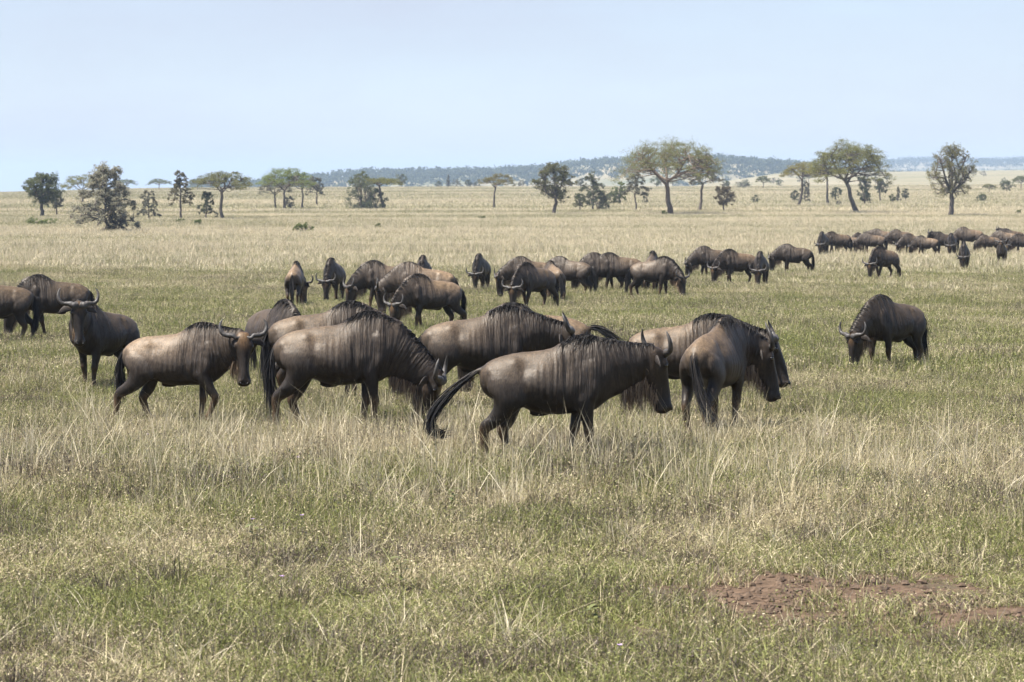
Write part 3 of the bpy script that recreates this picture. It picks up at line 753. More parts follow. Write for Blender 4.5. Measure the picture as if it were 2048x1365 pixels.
# --- far row
G = 'far row of grazing wildebeest'
LS = 'small dark wildebeest grazing side-on in the far row of the herd'
LF = 'small dark wildebeest grazing head-on in the far row of the herd'
W('graze', 1646, 514, -100, LF, 1.13, .7, 1.0, G)
FAR = iter(('next to the head-on animal at the end of the far row', 'in front of three others in the far row', 'standing behind its grazing neighbours in the far row, head half raised', 'smallest of its cluster in the far row, turned towards the viewer', 'behind a pair in the middle of the far row',
    'in the middle of the far row, shoulder to shoulder with another', 'last of the middle cluster of the far row, brown rump', 'tallest animal of the far row, humped back above the rest', 'small and pale-backed after the tallest animal of the far row', 'behind the one with raised head and tan forehead', 'cut by the edge of the view at the far row'))
for key, px, py, yaw, sc, tn, vl in (('graze_step', 1674, 513, 196, 1.02, .6, .75), ('graze_calm', 1744, 513, 184, .98, .6, .85),
        ('low_head', 1764, 503, 178, 1.02, .8, .8), ('graze_turn', 1724, 506, 214, .88, .4, .75), ('graze_calm', 1802, 504, 190, 1.0, .6, .8), ('graze', 1826, 513, 200, .94, .7, .8),
        ('graze_step', 1852, 516, 178, .9, .9, .85), ('graze', 1938, 504, 184, 1.12, .7, .9), ('graze_turn', 1978, 511, 204, .86, .9, .9),
        ('graze_calm', 2010, 506, 178, 1.0, .8, .85), ('graze_step', 2046, 513, 196, .92, .5, .75)):
    W(key, px, py, yaw, 'wildebeest ' + next(FAR), sc * 1.1, tn * 1.4, vl * 1.6, G)
W('graze_calm', 1702, 512, 176, 'small wildebeest with pale rump standing among the far row', .95, 1.8, 1.2, G)
W('head_up', 1888, 512, 196, 'small wildebeest with its head raised in profile in the far row', 1.1, .5, .9, G)
W('graze', 1903, 516, -95, LF, 1.1, .6, 1.0, G)
W('head_up', 2022, 502, 190, 'small wildebeest lifting its horned head behind the far row', 1.12, .7, 1.1, G)

# ------------------------------------------------------------------ trees
def leaf_cards(centres, radii, per, size, rng, flat=0.5):
    """small leaf-spray faces scattered through clumps: each clump splits into a few uneven tufts"""
    n = len(centres); k = 5
    c = np.repeat(centres, k, 0); r = np.repeat(radii, k, 0)
    dv = rng.normal(size=(n * k, 3)); dv /= np.linalg.norm(dv, axis=1, keepdims=True)
    c = c + dv * r * (.35 + .75 * rng.random((n * k, 1))); r = r * (.28 + .30 * rng.random((n * k, 1)))
    m = max(2, int(per / k)); tot = n * k * m
    tuft = np.clip(.5 + .25 * rng.normal(size=n * k), 0, 1)
    c = np.repeat(c, m, 0); r = np.repeat(r, m, 0)
    dirv = rng.normal(size=(tot, 3)) * .62
    p = c + dirv * r
    nrm = rng.normal(size=(tot, 3)); nrm[:, 2] += 1.6 * flat; nrm /= np.linalg.norm(nrm, axis=1, keepdims=True)
    a = np.cross(nrm, rng.normal(size=(tot, 3))); a /= np.linalg.norm(a, axis=1, keepdims=True); b = np.cross(nrm, a)
    s = size * (0.4 + 1.0 * rng.random((tot, 1)))
    V = np.stack([p - a * s, p - b * s * .5, p + a * s, p + b * s * .5], 1).reshape(-1, 3)
    Q = np.arange(tot * 4).reshape(-1, 4)
    tone = np.repeat(tuft, m) * .55 + rng.random(tot) * .45
    return V, Q, np.repeat(tone, 4)

def build_tree(kind, Ht, Wd, seed, trunk_h=None, lean=0.0, dens=1.0, rt=None, off=0.0):
    """height, crown width, fork height; the trunk leans along x. Returns trunk mesh, crown mesh"""
    rng = np.random.default_rng(seed); A = Acc(); Rw = Wd / 2
    th = trunk_h if trunk_h is not None else {'umbrella': .5, 'oval': .32, 'bush': .06, 'open': .30, 'cone': .14, 'round': .36, 'ragged': .12}[kind] * Ht
    rt = rt if rt else Ht * .022 + .04
    cx = lean * Ht
    nseg = 9; tz = np.linspace(0, th, nseg); tt = tz / max(th, .01)
    wob = np.cumsum(rng.normal(size=(nseg, 2)) * .010 * Ht, 0); wob -= wob[0]
    top = np.array((cx, 0, th))
    trunk = np.stack([cx * tt ** .8 + wob[:, 0], wob[:, 1], tz - .1 * (tt == 0)], 1); top = trunk[-1]
    fl = 1 + .5 * np.exp(-tt * 9)
    A.add(*tube(trunk, np.linspace(rt, rt * .72, nseg) * fl, 8))
    ctr = []; rad = []
    if kind == 'umbrella':
        nc = int(58 * dens); thick = (Ht - th)
        for i in range(nc):
            r = Rw * math.sqrt((i + .5) / nc) * rng.uniform(.88, 1.05); a = i * 2.39996 + rng.normal() * .3
            zz = Ht - (thick * .68) * (r / Rw) ** 2.4 - rng.random() ** 1.3 * thick * .33 - .035 * Ht + .03 * Ht * math.sin(a * 3 + seed)
            ctr.append((cx + off * Ht + r * math.cos(a), r * math.sin(a), zz))
            q = Rw * rng.uniform(.11, .22); rad.append((q, q, q * rng.uniform(.35, .6)))
        flat = .9
    elif kind in ('oval', 'round', 'cone', 'bush'):
        nc = int({'oval': 95, 'round': 75, 'cone': 90, 'bush': 80}[kind] * dens)
        z0 = th * (.75 if kind != 'bush' else .3)
        nlo = int(9 * dens ** .5) + 3; lobes = []
        for i in range(nlo):      # uneven lobes inside the crown's outline
            f = (i + rng.random()) / nlo
            pr_ = {'oval': .5 + .5 * math.sin(min(1, f * .8 + .12) * PI), 'round': .35 + .65 * math.sin((f * .8 + .12) * PI), 'cone': (1 - f) ** .8 * .95 + .08, 'bush': math.sqrt(max(0, 1 - f ** 4)) * .92 + .08}[kind]
            a = i * 2.4 + rng.normal() * .5; r = Rw * pr_ * (rng.uniform(.45, .92) if kind == 'bush' else rng.uniform(.25, .85))
            lobes.append((cx * f + r * math.cos(a), r * math.sin(a), z0 + (Ht - z0) * (.06 + .86 * f), Wd * rng.uniform(.10, .20)))
        lobes.append((cx, 0, Ht - Wd * .10, Wd * .10))
        for i in range(nc):
            if rng.random() < .78:
                lx, ly, lz, lr = lobes[rng.integers(0, len(lobes))]; dv = unit(rng.normal(size=3)) * lr * rng.random() ** .5
                ctr.append((lx + dv[0], ly + dv[1], max(lz + dv[2] * .8, .08 * Ht * .5))); q = Wd * rng.uniform(.035, .085); rad.append((q, q, q * rng.uniform(.6, 1.0))); continue
            f = rng.random(); 
            if kind == 'oval': prof = math.sin(min(1, f * .82 + .18) * PI) ** .55 if f > .35 else .45 + f
            elif kind == 'round': prof = math.sin((f * .86 + .10) * PI) ** .6
            elif kind == 'cone': prof = (1 - f) ** .7 * .9 + .12
            else: prof = math.sqrt(max(0, 1 - f ** 4)) * .9 + .08
            r = Rw * prof * math.sqrt(rng.random()) * .92; a = rng.random() * 2 * PI
            ctr.append((cx * f + r * math.cos(a), r * math.sin(a), z0 + (Ht - z0) * (f * .95 + .02)))
            q = Wd * rng.uniform(.045, .115); rad.append((q, q, q * rng.uniform(.6, 1.0)))
        flat = .35
    elif kind == 'ragged':   # drooping limbs at all heights, gaps between them
        nl_ = int(17 * dens ** .6); ldr = np.stack([cx * np.linspace(0, 1, 8) + np.cumsum(rng.normal(size=8) * .012 * Ht), np.cumsum(rng.normal(size=8) * .012 * Ht), np.linspace(th, Ht * .96, 8)], 1); ldr[0] = top
        A.add(*tube(ldr, np.linspace(rt * .72, rt * .10, 8), 6)); rag = [(ldr, rt * .5)]
        for k in range(nl_):
            f = (k + rng.random()) / nl_; a = k * 2.4 + rng.normal() * .5; b0 = np.array([np.interp(f, np.linspace(0, 1, 8), ldr[:, c]) for c in range(3)])
            Lm = Rw * (1.08 - .62 * f ** 1.3) * rng.uniform(.6, 1.08); dv = np.array((math.cos(a), math.sin(a), 0)); rise = Ht * rng.uniform(.03, .10)
            P = catmull(np.array([b0, b0 + dv * Lm * .5 + (0, 0, rise), b0 + dv * Lm * .85 + (0, 0, rise * .8), b0 + dv * Lm + (0, 0, rise * .2 - Ht * rng.uniform(0, .08))]), 9)
            P[:, 2] = np.maximum(P[:, 2], .04 * Ht); A.add(*tube(P, np.linspace(rt * .32, rt * .07, 9), 5)); rag.append((P, rt * .2))
            for t in np.linspace(.3, 1, int(4 + 3 * dens ** .5)):
                p = np.array([np.interp(t, np.linspace(0, 1, 9), P[:, c]) for c in range(3)]) + rng.normal(size=3) * .025 * Ht
                if p[2] < .03 * Ht: p[2] = .05 * Ht
                ctr.append(p); q = Wd * rng.uniform(.035, .075); rad.append((q, q, q * .7))
        for p in ldr[3:]: ctr.append(p); rad.append((Wd * .05,) * 3)
        flat = .4
    else:   # open upright crown, many rising limbs
        nc = int(150 * dens)
        for i in range(nc):
            f = rng.random() ** .8; prof = math.sin((f * .72 + .20) * PI) ** .7
            r = Rw * prof * rng.uniform(.25, 1.0); a = rng.random() * 2 * PI
            ctr.append((cx + r * math.cos(a), r * math.sin(a), th * .75 + (Ht - th * .75) * (f * .95 + .03)))
            q = Wd * rng.uniform(.035, .075); rad.append((q, q, q * 1.15))
        flat = .15
    ctr = np.array(ctr); rad = np.array(rad)
    # limbs: main limbs towards sectors, then a branch to each clump
    nl = {'umbrella': 5, 'oval': 5, 'bush': 7, 'open': 8, 'cone': 5, 'round': 5, 'ragged': 0}[kind]
    limbs = [] if kind != 'ragged' else rag
    if kind in ('oval', 'cone', 'open', 'round'):
        ldr = np.stack([np.linspace(top[0], cx, 8) + rng.normal(size=8) * .01 * Ht, np.linspace(top[1], 0, 8), np.linspace(th, Ht * .9, 8)], 1); ldr[0] = top
        A.add(*tube(ldr, np.linspace(rt * .7, rt * .12, 8), 6)); limbs.append((ldr, rt * .6))
    for k in range(nl):
        a = k * 2 * PI / nl + rng.normal() * .35; rr = Rw * rng.uniform(.45, .72)
        s0 = trunk[-1 - (k % 2)] if kind != 'bush' else trunk[-1]
        if kind == 'umbrella': end = np.array((cx + off * Ht + rr * math.cos(a), rr * math.sin(a), Ht - (Ht - th) * .42)); mid = s0 * .45 + end * .55 + np.array((0, 0, -.10 * (Ht - th)))
        elif kind == 'bush': end = np.array((cx + rr * math.cos(a), rr * math.sin(a), Ht * rng.uniform(.45, .8))); mid = s0 * .5 + end * .5 + np.array((0, 0, .1 * Ht))
        else: end = np.array((cx + rr * math.cos(a), rr * math.sin(a), th + (Ht - th) * rng.uniform(.25, .85))); mid = s0 * .5 + end * .5 + np.array((.1 * rr * math.cos(a), .1 * rr * math.sin(a), -.02 * Ht))
        P = catmull(np.array([s0, mid + rng.normal(size=3) * .02 * Ht, end]), 9)
        A.add(*tube(P, np.linspace(rt * .58, rt * .22, 9), 6)); limbs.append((P, rt * .3))
    LP = np.concatenate([p for p, _ in limbs])
    for c in ctr:
        dd = np.linalg.norm((LP - c) * np.array((1, 1, .8)), axis=1) + (LP[:, 2] > c[2]) * .15 * Ht
        b0 = LP[int(np.argmin(dd))]
        P = catmull(np.array([b0, (b0 + c) / 2 + rng.normal(size=3) * .03 * Ht + np.array((0, 0, -.02 * Ht)), c]), 5)
        A.add(*tube(P, np.linspace(rt * .22, rt * .06, 5), 4))
    per = {'umbrella': 150, 'oval': 95, 'bush': 100, 'open': 55, 'cone': 80, 'round': 100, 'ragged': 75}[kind]
    V, Q, tone = leaf_cards(ctr, rad, int(per * 1.7), .0085 * Ht ** .5 + .034, rng, flat)
    cm = mesh_np('crown', V, Q, False, M_LEAF)
    at = cm.attributes.new('tone', 'FLOAT', 'POINT'); at.data.foreach_set('value', tone.astype(np.float32))
    return A.mesh('trunk', M_BARK), cm

OLIVE = (.180, .178, .072); GREEN = (.132, .145, .072); DARKG = (.128, .138, .090); GREY = (.185, .178, .135); BRIGHT = (.165, .195, .066); DRY = (.155, .125, .075)
TREE_CACHE = {}
def W_tree(kind, px, base, top, width, col, label, cat='tree', name='tree', seed=None, bark=(1, 1, 1), group=None, **kw):
    p = pix2ground(px, base); dist = math.hypot(p[0], p[1])
    s = dist / FPX; Ht = (base - top) * s * 1.0; Wd = width * s * (1.13 if kind == 'umbrella' else 1.0)
    if 'trunk_h' in kw: kw['trunk_h'] *= 1.18
    if 'rt' in kw: kw['rt'] *= 1.12
    if seed is None: seed = int(px * 7 + base)
    tm, cm = build_tree(kind, Ht, Wd, seed, **kw)
    e = link(name, None, loc=(p[0], p[1], p[2] - .05)); tag(e, label, cat, group)
    t = link('trunk', tm, e); t.color = (*bark, 1)
    c = link('crown', cm, e); c.color = (*col, 1)
    return e

UM, OV, BU, OP, CO, RO, RA = 'umbrella', 'oval', 'bush', 'open', 'cone', 'round', 'ragged'
def H_(base, top, f): return None
T = W_tree
T(UM, 1340, 432, 275, 190, OLIVE, 'largest flat-topped acacia with forked trunk and wide olive crown', 'acacia tree', 'acacia_tree', dens=2.8, trunk_h=3.7, rt=.30, bark=(1.5, 1.35, 1.2), seed=3)
T(UM, 1712, 430, 278, 142, OLIVE, 'big domed acacia with curved trunk and dense yellow-green crown', 'acacia tree', 'acacia_tree', dens=3.2, trunk_h=3.8, lean=-.09, rt=.27, seed=4)
T(OP, 1902, 435, 293, 105, (.185, .172, .085), 'upright thin-leaved tree with many rising limbs standing on its own', 'tree', 'open_tree', dens=1.3, rt=.27, trunk_h=2.8, seed=5)
T(UM, 1597, 415, 325, 84, (.22, .195, .075), 'leaning acacia with yellowish crown next to the big domed acacia', 'acacia tree', 'acacia_tree', lean=.10, trunk_h=4.0, dens=1.2)
T(UM, 1656, 411, 336, 74, OLIVE, 'slim acacia with crooked trunk between the leaning and the domed acacias', 'acacia tree', 'acacia_tree', lean=-.06, trunk_h=4.4, rt=.16)
T(OV, 1728, 412, 352, 40, DARKG, 'dark dense column of foliage right behind the domed acacia trunk', 'tree', 'bushy_tree', dens=1.4, trunk_h=.6)
T(OV, 1761, 405, 358, 32, DARKG, 'dark oval tree with short trunk standing past the dense dark column', 'tree', 'bushy_tree', trunk_h=2.0)
T(RO, 1672, 404, 374, 30, DARKG, 'round dark tree behind the slim crooked acacia', 'tree', 'bushy_tree')
T(RO, 1589, 407, 381, 20, DARKG, 'small dark round tree at the foot of the leaning acacia', 'tree', 'bushy_tree')
T(RA, 1610, 408, 364, 28, GREY, 'grey narrow tree just behind the leaning acacia trunk', 'tree', 'bushy_tree')
T(BU, 1784, 407, 388, 15, GREEN, 'low green bush first of three small ones past the oval tree', 'bush', 'bush')
T(CO, 1796, 406, 374, 13, GREY, 'thin grey sapling between two small bushes past the oval tree', 'sapling', 'sapling')
T(RO, 1811, 403, 377, 17, DARKG, 'little round tree, last of three small ones past the oval tree', 'tree', 'bushy_tree')
T(BU, 1963, 405, 388, 25, GREEN, 'rounded green bush beside the upright thin-leaved tree', 'bush', 'bush', dens=.8)
T(UM, 1978, 386, 368, 26, OLIVE, 'small flat-topped tree pair beyond the rounded green bush', 'acacia tree', 'acacia_tree', dens=.7)
T(RO, 2013, 387, 362, 30, GREEN, 'broad green tree beyond the rounded green bush', 'tree', 'bushy_tree')
T(UM, 2042, 380, 352, 34, GREEN, 'flat-topped acacia on the far plain by the edge of the view', 'acacia tree', 'acacia_tree')
T(RA, 1398, 424, 316, 84, GREY, 'tall grey-green tree with trailing branches partly covered by the largest acacia', 'tree', 'bushy_tree', dens=1.3, trunk_h=3.2)
T(RO, 1449, 426, 373, 52, (.145, .118, .078), 'small round brownish tree like a lollipop near the largest acacia', 'tree', 'round_tree', dens=1.4, trunk_h=1.3)
T(BU, 1511, 408, 390, 20, GREEN, 'tiny bush on open grass past the round brownish tree', 'bush', 'bush', dens=.6)
T(RA, 1272, 425, 348, 55, GREY, 'slender grey tree with thin branching stem under the largest acacia', 'tree', 'slender_tree', trunk_h=2.0, rt=.11)
T(BU, 1291, 411, 385, 18, DARKG, 'small dark bush beside the slender grey tree', 'bush', 'bush', dens=.7)
T(RO, 1240, 411, 362, 38, BRIGHT, 'bright green bushy tree behind the slender grey tree', 'tree', 'bushy_tree')
T(BU, 1224, 411, 384, 40, GREEN, 'low green thicket between the dark clump and the bright green tree', 'bush', 'bush')
T(RA, 1186, 425, 350, 66, DARKG, 'dark shaggy clump of foliage reaching to the ground', 'tree', 'bushy_tree', dens=1.4, trunk_h=.8)
T(BU, 1196, 424, 376, 52, DARKG, 'low dense dark bush at the base of the dark shaggy clump', 'bush', 'bush', dens=1.1)
T(RO, 1158, 424, 386, 34, GREEN, 'small green tree leaning against the dark shaggy clump', 'tree', 'bushy_tree', dens=.8)
T(OV, 1107, 432, 327, 82, (.150, .145, .072), 'oval-crowned dark tree with straight trunk standing clear of the dark shaggy clump', 'tree', 'oval_tree', dens=2.2, trunk_h=2.2, rt=.2)
T(UM, 988, 418, 348, 66, (.185, .165, .08), 'leaning sparse acacia with forked thin trunk alone on the plain', 'acacia tree', 'acacia_tree', lean=.08, dens=.75, trunk_h=3.0, rt=.14)
T(UM, 570, 420, 334, 98, BRIGHT, 'bright green acacia with broad double crown', 'acacia tree', 'acacia_tree', dens=1.7, trunk_h=2.6, lean=.02, seed=21)
T(UM, 552, 419, 358, 60, GREY, 'lower greyish acacia crown under the bright green acacia', 'acacia tree', 'acacia_tree', dens=1.0, trunk_h=2.0)
T(UM, 604, 418, 357, 58, GREY, 'acacia with zigzag trunk next to the bright green acacia', 'acacia tree', 'acacia_tree', dens=1.0, trunk_h=2.8, lean=-.03)
T(BU, 580, 419, 392, 24, GREY, 'grey bush at the foot of the bright green acacia', 'bush', 'bush', dens=.8)
T(RA, 634, 413, 354, 36, GREY, 'narrow shaggy grey tree beside the acacia with zigzag trunk', 'tree', 'shaggy_tree', trunk_h=1.6, dens=1.1)
T(BU, 726, 421, 358, 76, DARKG, 'large dark thicket tree touching the ground, domed outline', 'tree', 'thicket', dens=1.7)
T(BU, 752, 420, 374, 50, DARKG, 'lower flank of the dark thicket beside the leaning acacia trunk', 'thicket', 'thicket', dens=1.2)
T(UM, 722, 412, 342, 46, GREEN, 'flat acacia crown rising out of the dark thicket', 'acacia tree', 'acacia_tree', dens=.9)
T(UM, 768, 420, 357, 74, OLIVE, 'acacia leaning away from the dark thicket, crown stretched sideways', 'acacia tree', 'acacia_tree', lean=-.14, off=.10, trunk_h=3.3, rt=.16)
T(UM, 446, 441, 340, 106, (.165, .165, .08), 'flat-topped acacia with bare single trunk and side stub', 'acacia tree', 'acacia_tree', dens=1.3, trunk_h=3.0, rt=.17, seed=8)
T(RA, 414, 441, 383, 42, DARKG, 'small dark green tree beside the flat-topped acacia with bare trunk', 'tree', 'small_tree', trunk_h=.6)
T(RA, 361, 441, 346, 50, (.165, .148, .088), 'slender ragged tree with gappy crown and hanging twigs', 'tree', 'ragged_tree', dens=1.1, trunk_h=1.6, rt=.13)
T(RA, 296, 443, 384, 46, GREY, 'grey dry shrub with spreading base between the ragged tree and the sprawling one', 'shrub', 'shrub', dens=.9, trunk_h=.4)
T(UM, 318, 382, 357, 46, GREEN, 'far acacia on the skyline behind the grey dry shrub', 'acacia tree', 'acacia_tree')
T(RA, 213, 468, 336, 132, (.30, .285, .22), 'large sprawling grey thorn tree with branches down to the ground', 'tree', 'thorn_tree', dens=3.8, trunk_h=.7, rt=.2, seed=14)
T(BU, 232, 468, 425, 56, (.15, .13, .10), 'low tangle of grey branches under the sprawling thorn tree', 'bush', 'bush', dens=1.0)
T(UM, 166, 408, 350, 80, OLIVE, 'olive acacia partly covered by the sprawling thorn tree', 'acacia tree', 'acacia_tree', dens=1.2)
T(UM, 250, 384, 358, 44, GREEN, 'far acacia showing past the top of the sprawling thorn tree', 'acacia tree', 'acacia_tree')
T(OV, 85, 437, 349, 80, GREEN, 'full dark green tree with thick trunk casting shade on the grass', 'tree', 'oval_tree', dens=2.4, trunk_h=2.0, rt=.2)
T(OV, 113, 433, 384, 32, GREY, 'thin small tree under the flank of the full dark green tree', 'tree', 'small_tree', trunk_h=1.2)
T(RO, 55, 388, 362, 28, DARKG, 'dark tree on the skyline behind the full dark green tree', 'tree', 'bushy_tree')
T(UM, 395, 382, 357, 38, DARKG, 'far dark acacia on the skyline behind the flat-topped one with bare trunk', 'acacia tree', 'acacia_tree')
T(RO, 803, 377, 347, 28, GREEN, 'lone roundish tree at the crest past the leaning thicket acacia', 'tree', 'bushy_tree')
T(RO, 935, 376, 360, 20, DARKG, 'small dark tree at the crest beside the sparse leaning acacia', 'tree', 'bushy_tree')
T(CO, 897, 376, 349, 12, GREY, 'narrow pale tree at the crest below the hills', 'tree', 'slender_tree')
T(BU, 877, 376, 362, 15, GREEN, 'round bush at the crest beside the narrow pale tree', 'bush', 'bush', dens=.6)
T(RO, 1160, 378, 357, 20, DARKG, 'dark small tree on the crest behind the shaggy clump', 'tree', 'bushy_tree')
T(RO, 1314, 376, 353, 34, GREEN, 'green tree on the crest seen under the largest acacia crown', 'tree', 'bushy_tree')
T(UM, 1526, 379, 352, 28, GREEN, 'flat little acacia on the crest of the plain past the round brownish tree', 'acacia tree', 'acacia_tree')
T(BU, 1488, 378, 361, 40, DARKG, 'wide dark thicket on the crest beside a flat little acacia', 'thicket', 'thicket')
T(RO, 1453, 377, 362, 18, GREEN, 'small green tree on the crest beside the wide dark thicket', 'tree', 'bushy_tree')
rngt = random.Random(5)
for i in range(30):      # scattered trees of the far plain at the foot of the hills
    px = rngt.choice((rngt.uniform(1540, 2060), rngt.uniform(1540, 2060), rngt.uniform(820, 1480))); base = rngt.uniform(352, 372) if px > 1560 else rngt.uniform(366, 374)
    k = rngt.choice((UM, RO, RO, BU)); h = rngt.uniform(9, 17)
    T(k, px, base, base - h, h * rngt.uniform(.9, 1.6), rngt.choice((GREEN, DARKG, GREY)), 'small dark tree scattered over the far plain below the hills', 'tree', 'plain_tree', group='scattered trees of the far plain', dens=.5, seed=100 + i)

# woodland that covers the far hills
def hill_wood():
    rng = np.random.default_rng(77); cs = []; rs = []
    for (prof, d0, d1, base, az, rr, Z), n, hgt in zip(HILLS, (4200, 3600), (6.0, 9.0)):
        for q in range(n):
            a = rng.uniform(az[0], az[-1]); t = rng.random() ** .8 * .80; dd = d0 + (d1 - d0) * t
            i = np.searchsorted(rr, dd) - 1; j = np.searchsorted(az, a) - 1
            x, y, z = dd * math.sin(a), dd * math.cos(a), Z[max(i, 0), max(j, 0)]
            if mnoise.noise(Vector((x * .006, y * .006, 3))) + rng.random() * .5 < .05: continue
            h = hgt * rng.uniform(.6, 1.3); w = h * rng.uniform(.5, .95)
            for u in range(3):
                cs.append((x + rng.normal() * w * .4, y + rng.normal() * w * .4, z + h * rng.uniform(.45, .85))); rs.append((w * .6, w * .6, h * .28))
    V, Q, tone = leaf_cards(np.array(cs), np.array(rs), 9, 1.3, rng, .5)
    me = mesh_np('hill_woodland', V, Q, False, M_LEAF)
    at = me.attributes.new('tone', 'FLOAT', 'POINT'); at.data.foreach_set('value', tone.astype(np.float32))
    o = link('hill_woodland', me); o.color = (.075, .085, .045, 1); tag(o, 'dark scattered woodland covering the far hills', 'woodland', kind='stuff')
hill_wood()

# ------------------------------------------------------------------ grass
def blades(n, size, h0, h1, w, seed, bend=0.5, clump=0, seg=2, hp=1.0, tilt=.25):
    rng = np.random.default_rng(seed)
    if clump:
        cc = (rng.random((clump, 2)) - .5) * size; ci = rng.integers(0, clump, n); xy = cc[ci] + rng.normal(size=(n, 2)) * size * .075
        hc = .7 + .6 * rng.random(clump); hm = hc[ci]
    else: xy = (rng.random((n, 2)) - .5) * size; hm = np.ones(n)
    h = (h0 + (h1 - h0) * rng.random(n) ** hp) * hm; a = rng.random(n) * 2 * PI; bn = bend * np.abs(rng.normal(size=n)) * h
    ww = w * (.6 + .8 * rng.random(n)); az = rng.random(n) * PI * 2
    tl = tilt * rng.normal(size=n) * h; dx, dy = np.cos(a), np.sin(a); sx, sy = np.cos(az), np.sin(az)
    V = []; 
    for k in range(seg + 1):
        t = k / seg; cx = xy[:, 0] + dx * (bn * t ** 1.8 + tl * t); cy = xy[:, 1] + dy * (bn * t ** 1.8 + tl * t); cz = h * (t - .18 * t * t * np.minimum(bn / h, 1.5)) - .01
        if k < seg:
            wk = ww * (1 - .35 * t) / 2
            V += [np.stack([cx - sx * wk, cy - sy * wk, cz], 1), np.stack([cx + sx * wk, cy + sy * wk, cz], 1)]
        else: V += [np.stack([cx, cy, cz], 1)]
    nv = 2 * seg + 1; V = np.stack(V, 1).reshape(-1, 3); b = np.arange(n)[:, None] * nv
    Q = np.concatenate([b + np.array([[2 * k, 2 * k + 1, 2 * k + 3, 2 * k + 2]]) for k in range(seg - 1)]) if seg > 1 else np.zeros((0, 4), int)
    Tt = b + np.array([[2 * seg - 2, 2 * seg - 1, 2 * seg]])
    col = np.stack([rng.random(n), rng.random(n), rng.random(n), np.ones(n)], 1)
    return V, Q, Tt, np.repeat(col, nv, 0)

def grass_mesh(name, mat, *a, fleck=None, **kw):
    V, Q, Tt, col = blades(*a, **kw)
    if fleck:            # small leaves of low herbs between the blades: count, height, leaf length
        n, hh, ls = fleck; rng = np.random.default_rng(a[5] + 7); size = a[1]
        nc = max(6, n // 14); cc = np.stack([(rng.random(nc) - .5) * size, (rng.random(nc) - .5) * size, hh * (.15 + .85 * rng.random(nc) ** 1.3)], 1)
        p = cc[rng.integers(0, nc, n)] + rng.normal(size=(n, 3)) * np.array((.035, .035, .028)) * (hh / .12); p[:, 2] = np.abs(p[:, 2])
        d = rng.normal(size=(n, 3)); d[:, 2] *= .8; d /= np.linalg.norm(d, axis=1, keepdims=True); b = np.cross(d, rng.normal(size=(n, 3))); b /= np.linalg.norm(b, axis=1, keepdims=True)
        L = ls * (.5 + rng.random((n, 1)))
        FV = np.stack([p - d * L, p - b * L * .32, p + d * L, p + b * L * .32], 1).reshape(-1, 3); FQ = np.arange(n * 4).reshape(-1, 4) + len(V)
        fc = np.repeat(np.stack([np.clip(rng.random(n) * .8 + .2, 0, 1), rng.random(n), rng.random(n), np.ones(n)], 1), 4, 0)
        V = np.concatenate([V, FV]); Q = np.concatenate([Q, FQ]) if len(Q) else FQ; col = np.concatenate([col, fc])
    me = mesh_np(name, V, [Q, Tt], True, mat)
    at = me.attributes.new('blade', 'FLOAT_COLOR', 'POINT'); at.data.foreach_set('color', col.astype(np.float32).ravel())
    return me

def scatter(name, protos, P, rz, scl, dry, label, dead=None):
    """one object whose geometry nodes set grass clumps on the given points"""
    col = bpy.data.collections.new(name + '_clumps')
    for i, me in enumerate(protos): col.objects.link(bpy.data.objects.new(f'{name}_clump_{i:02d}', me))
    n = len(P); me = bpy.data.meshes.new(name); me.vertices.add(n); me.vertices.foreach_set('co', np.asarray(P, np.float32).ravel())
    rng = np.random.default_rng(n)
    for nm, typ, key, val in (('rz', 'FLOAT', 'value', rz), ('scl', 'FLOAT_VECTOR', 'vector', scl), ('dry', 'FLOAT', 'value', dry), ('dead', 'FLOAT', 'value', np.full(n, .10) if dead is None else dead)):
        at = me.attributes.new(nm, typ, 'POINT'); at.data.foreach_set(key, np.asarray(val, np.float32).ravel())
    at = me.attributes.new('pick', 'INT', 'POINT'); at.data.foreach_set('value', rng.integers(0, len(protos), n).astype(np.int32))
    ng = bpy.data.node_groups.new(name + '_scatter', 'GeometryNodeTree')
    ng.interface.new_socket('Geometry', in_out='INPUT', socket_type='NodeSocketGeometry'); ng.interface.new_socket('Geometry', in_out='OUTPUT', socket_type='NodeSocketGeometry')
    nd = ng.nodes; lk = ng.links
    gi = nd.new('NodeGroupInput'); go = nd.new('NodeGroupOutput'); ip = nd.new('GeometryNodeInstanceOnPoints')
    ci = nd.new('GeometryNodeCollectionInfo'); ci.inputs['Collection'].default_value = col; ci.inputs['Separate Children'].default_value = True; ci.inputs['Reset Children'].default_value = True
    def na(nm, t):
        q = nd.new('GeometryNodeInputNamedAttribute'); q.data_type = t; q.inputs['Name'].default_value = nm
        return q.outputs[0]
    cx = nd.new('ShaderNodeCombineXYZ'); lk.new(na('rz', 'FLOAT'), cx.inputs[2])
    er = nd.new('FunctionNodeEulerToRotation'); lk.new(cx.outputs[0], er.inputs[0])
    lk.new(gi.outputs[0], ip.inputs['Points']); lk.new(ci.outputs[0], ip.inputs['Instance']); ip.inputs['Pick Instance'].default_value = True
    lk.new(na('pick', 'INT'), ip.inputs['Instance Index']); lk.new(er.outputs[0], ip.inputs['Rotation']); lk.new(na('scl', 'FLOAT_VECTOR'), ip.inputs['Scale'])
    lk.new(ip.outputs[0], go.inputs[0])
    o = link(name, me); md = o.modifiers.new('scatter', 'NODES'); md.node_group = ng
    tag(o, label, 'grass', kind='stuff'); return o

def nz2(x, y, s, seed=0.0): return np.array([mnoise.noise(Vector((a * s, b * s, seed))) for a, b in zip(x, y)])

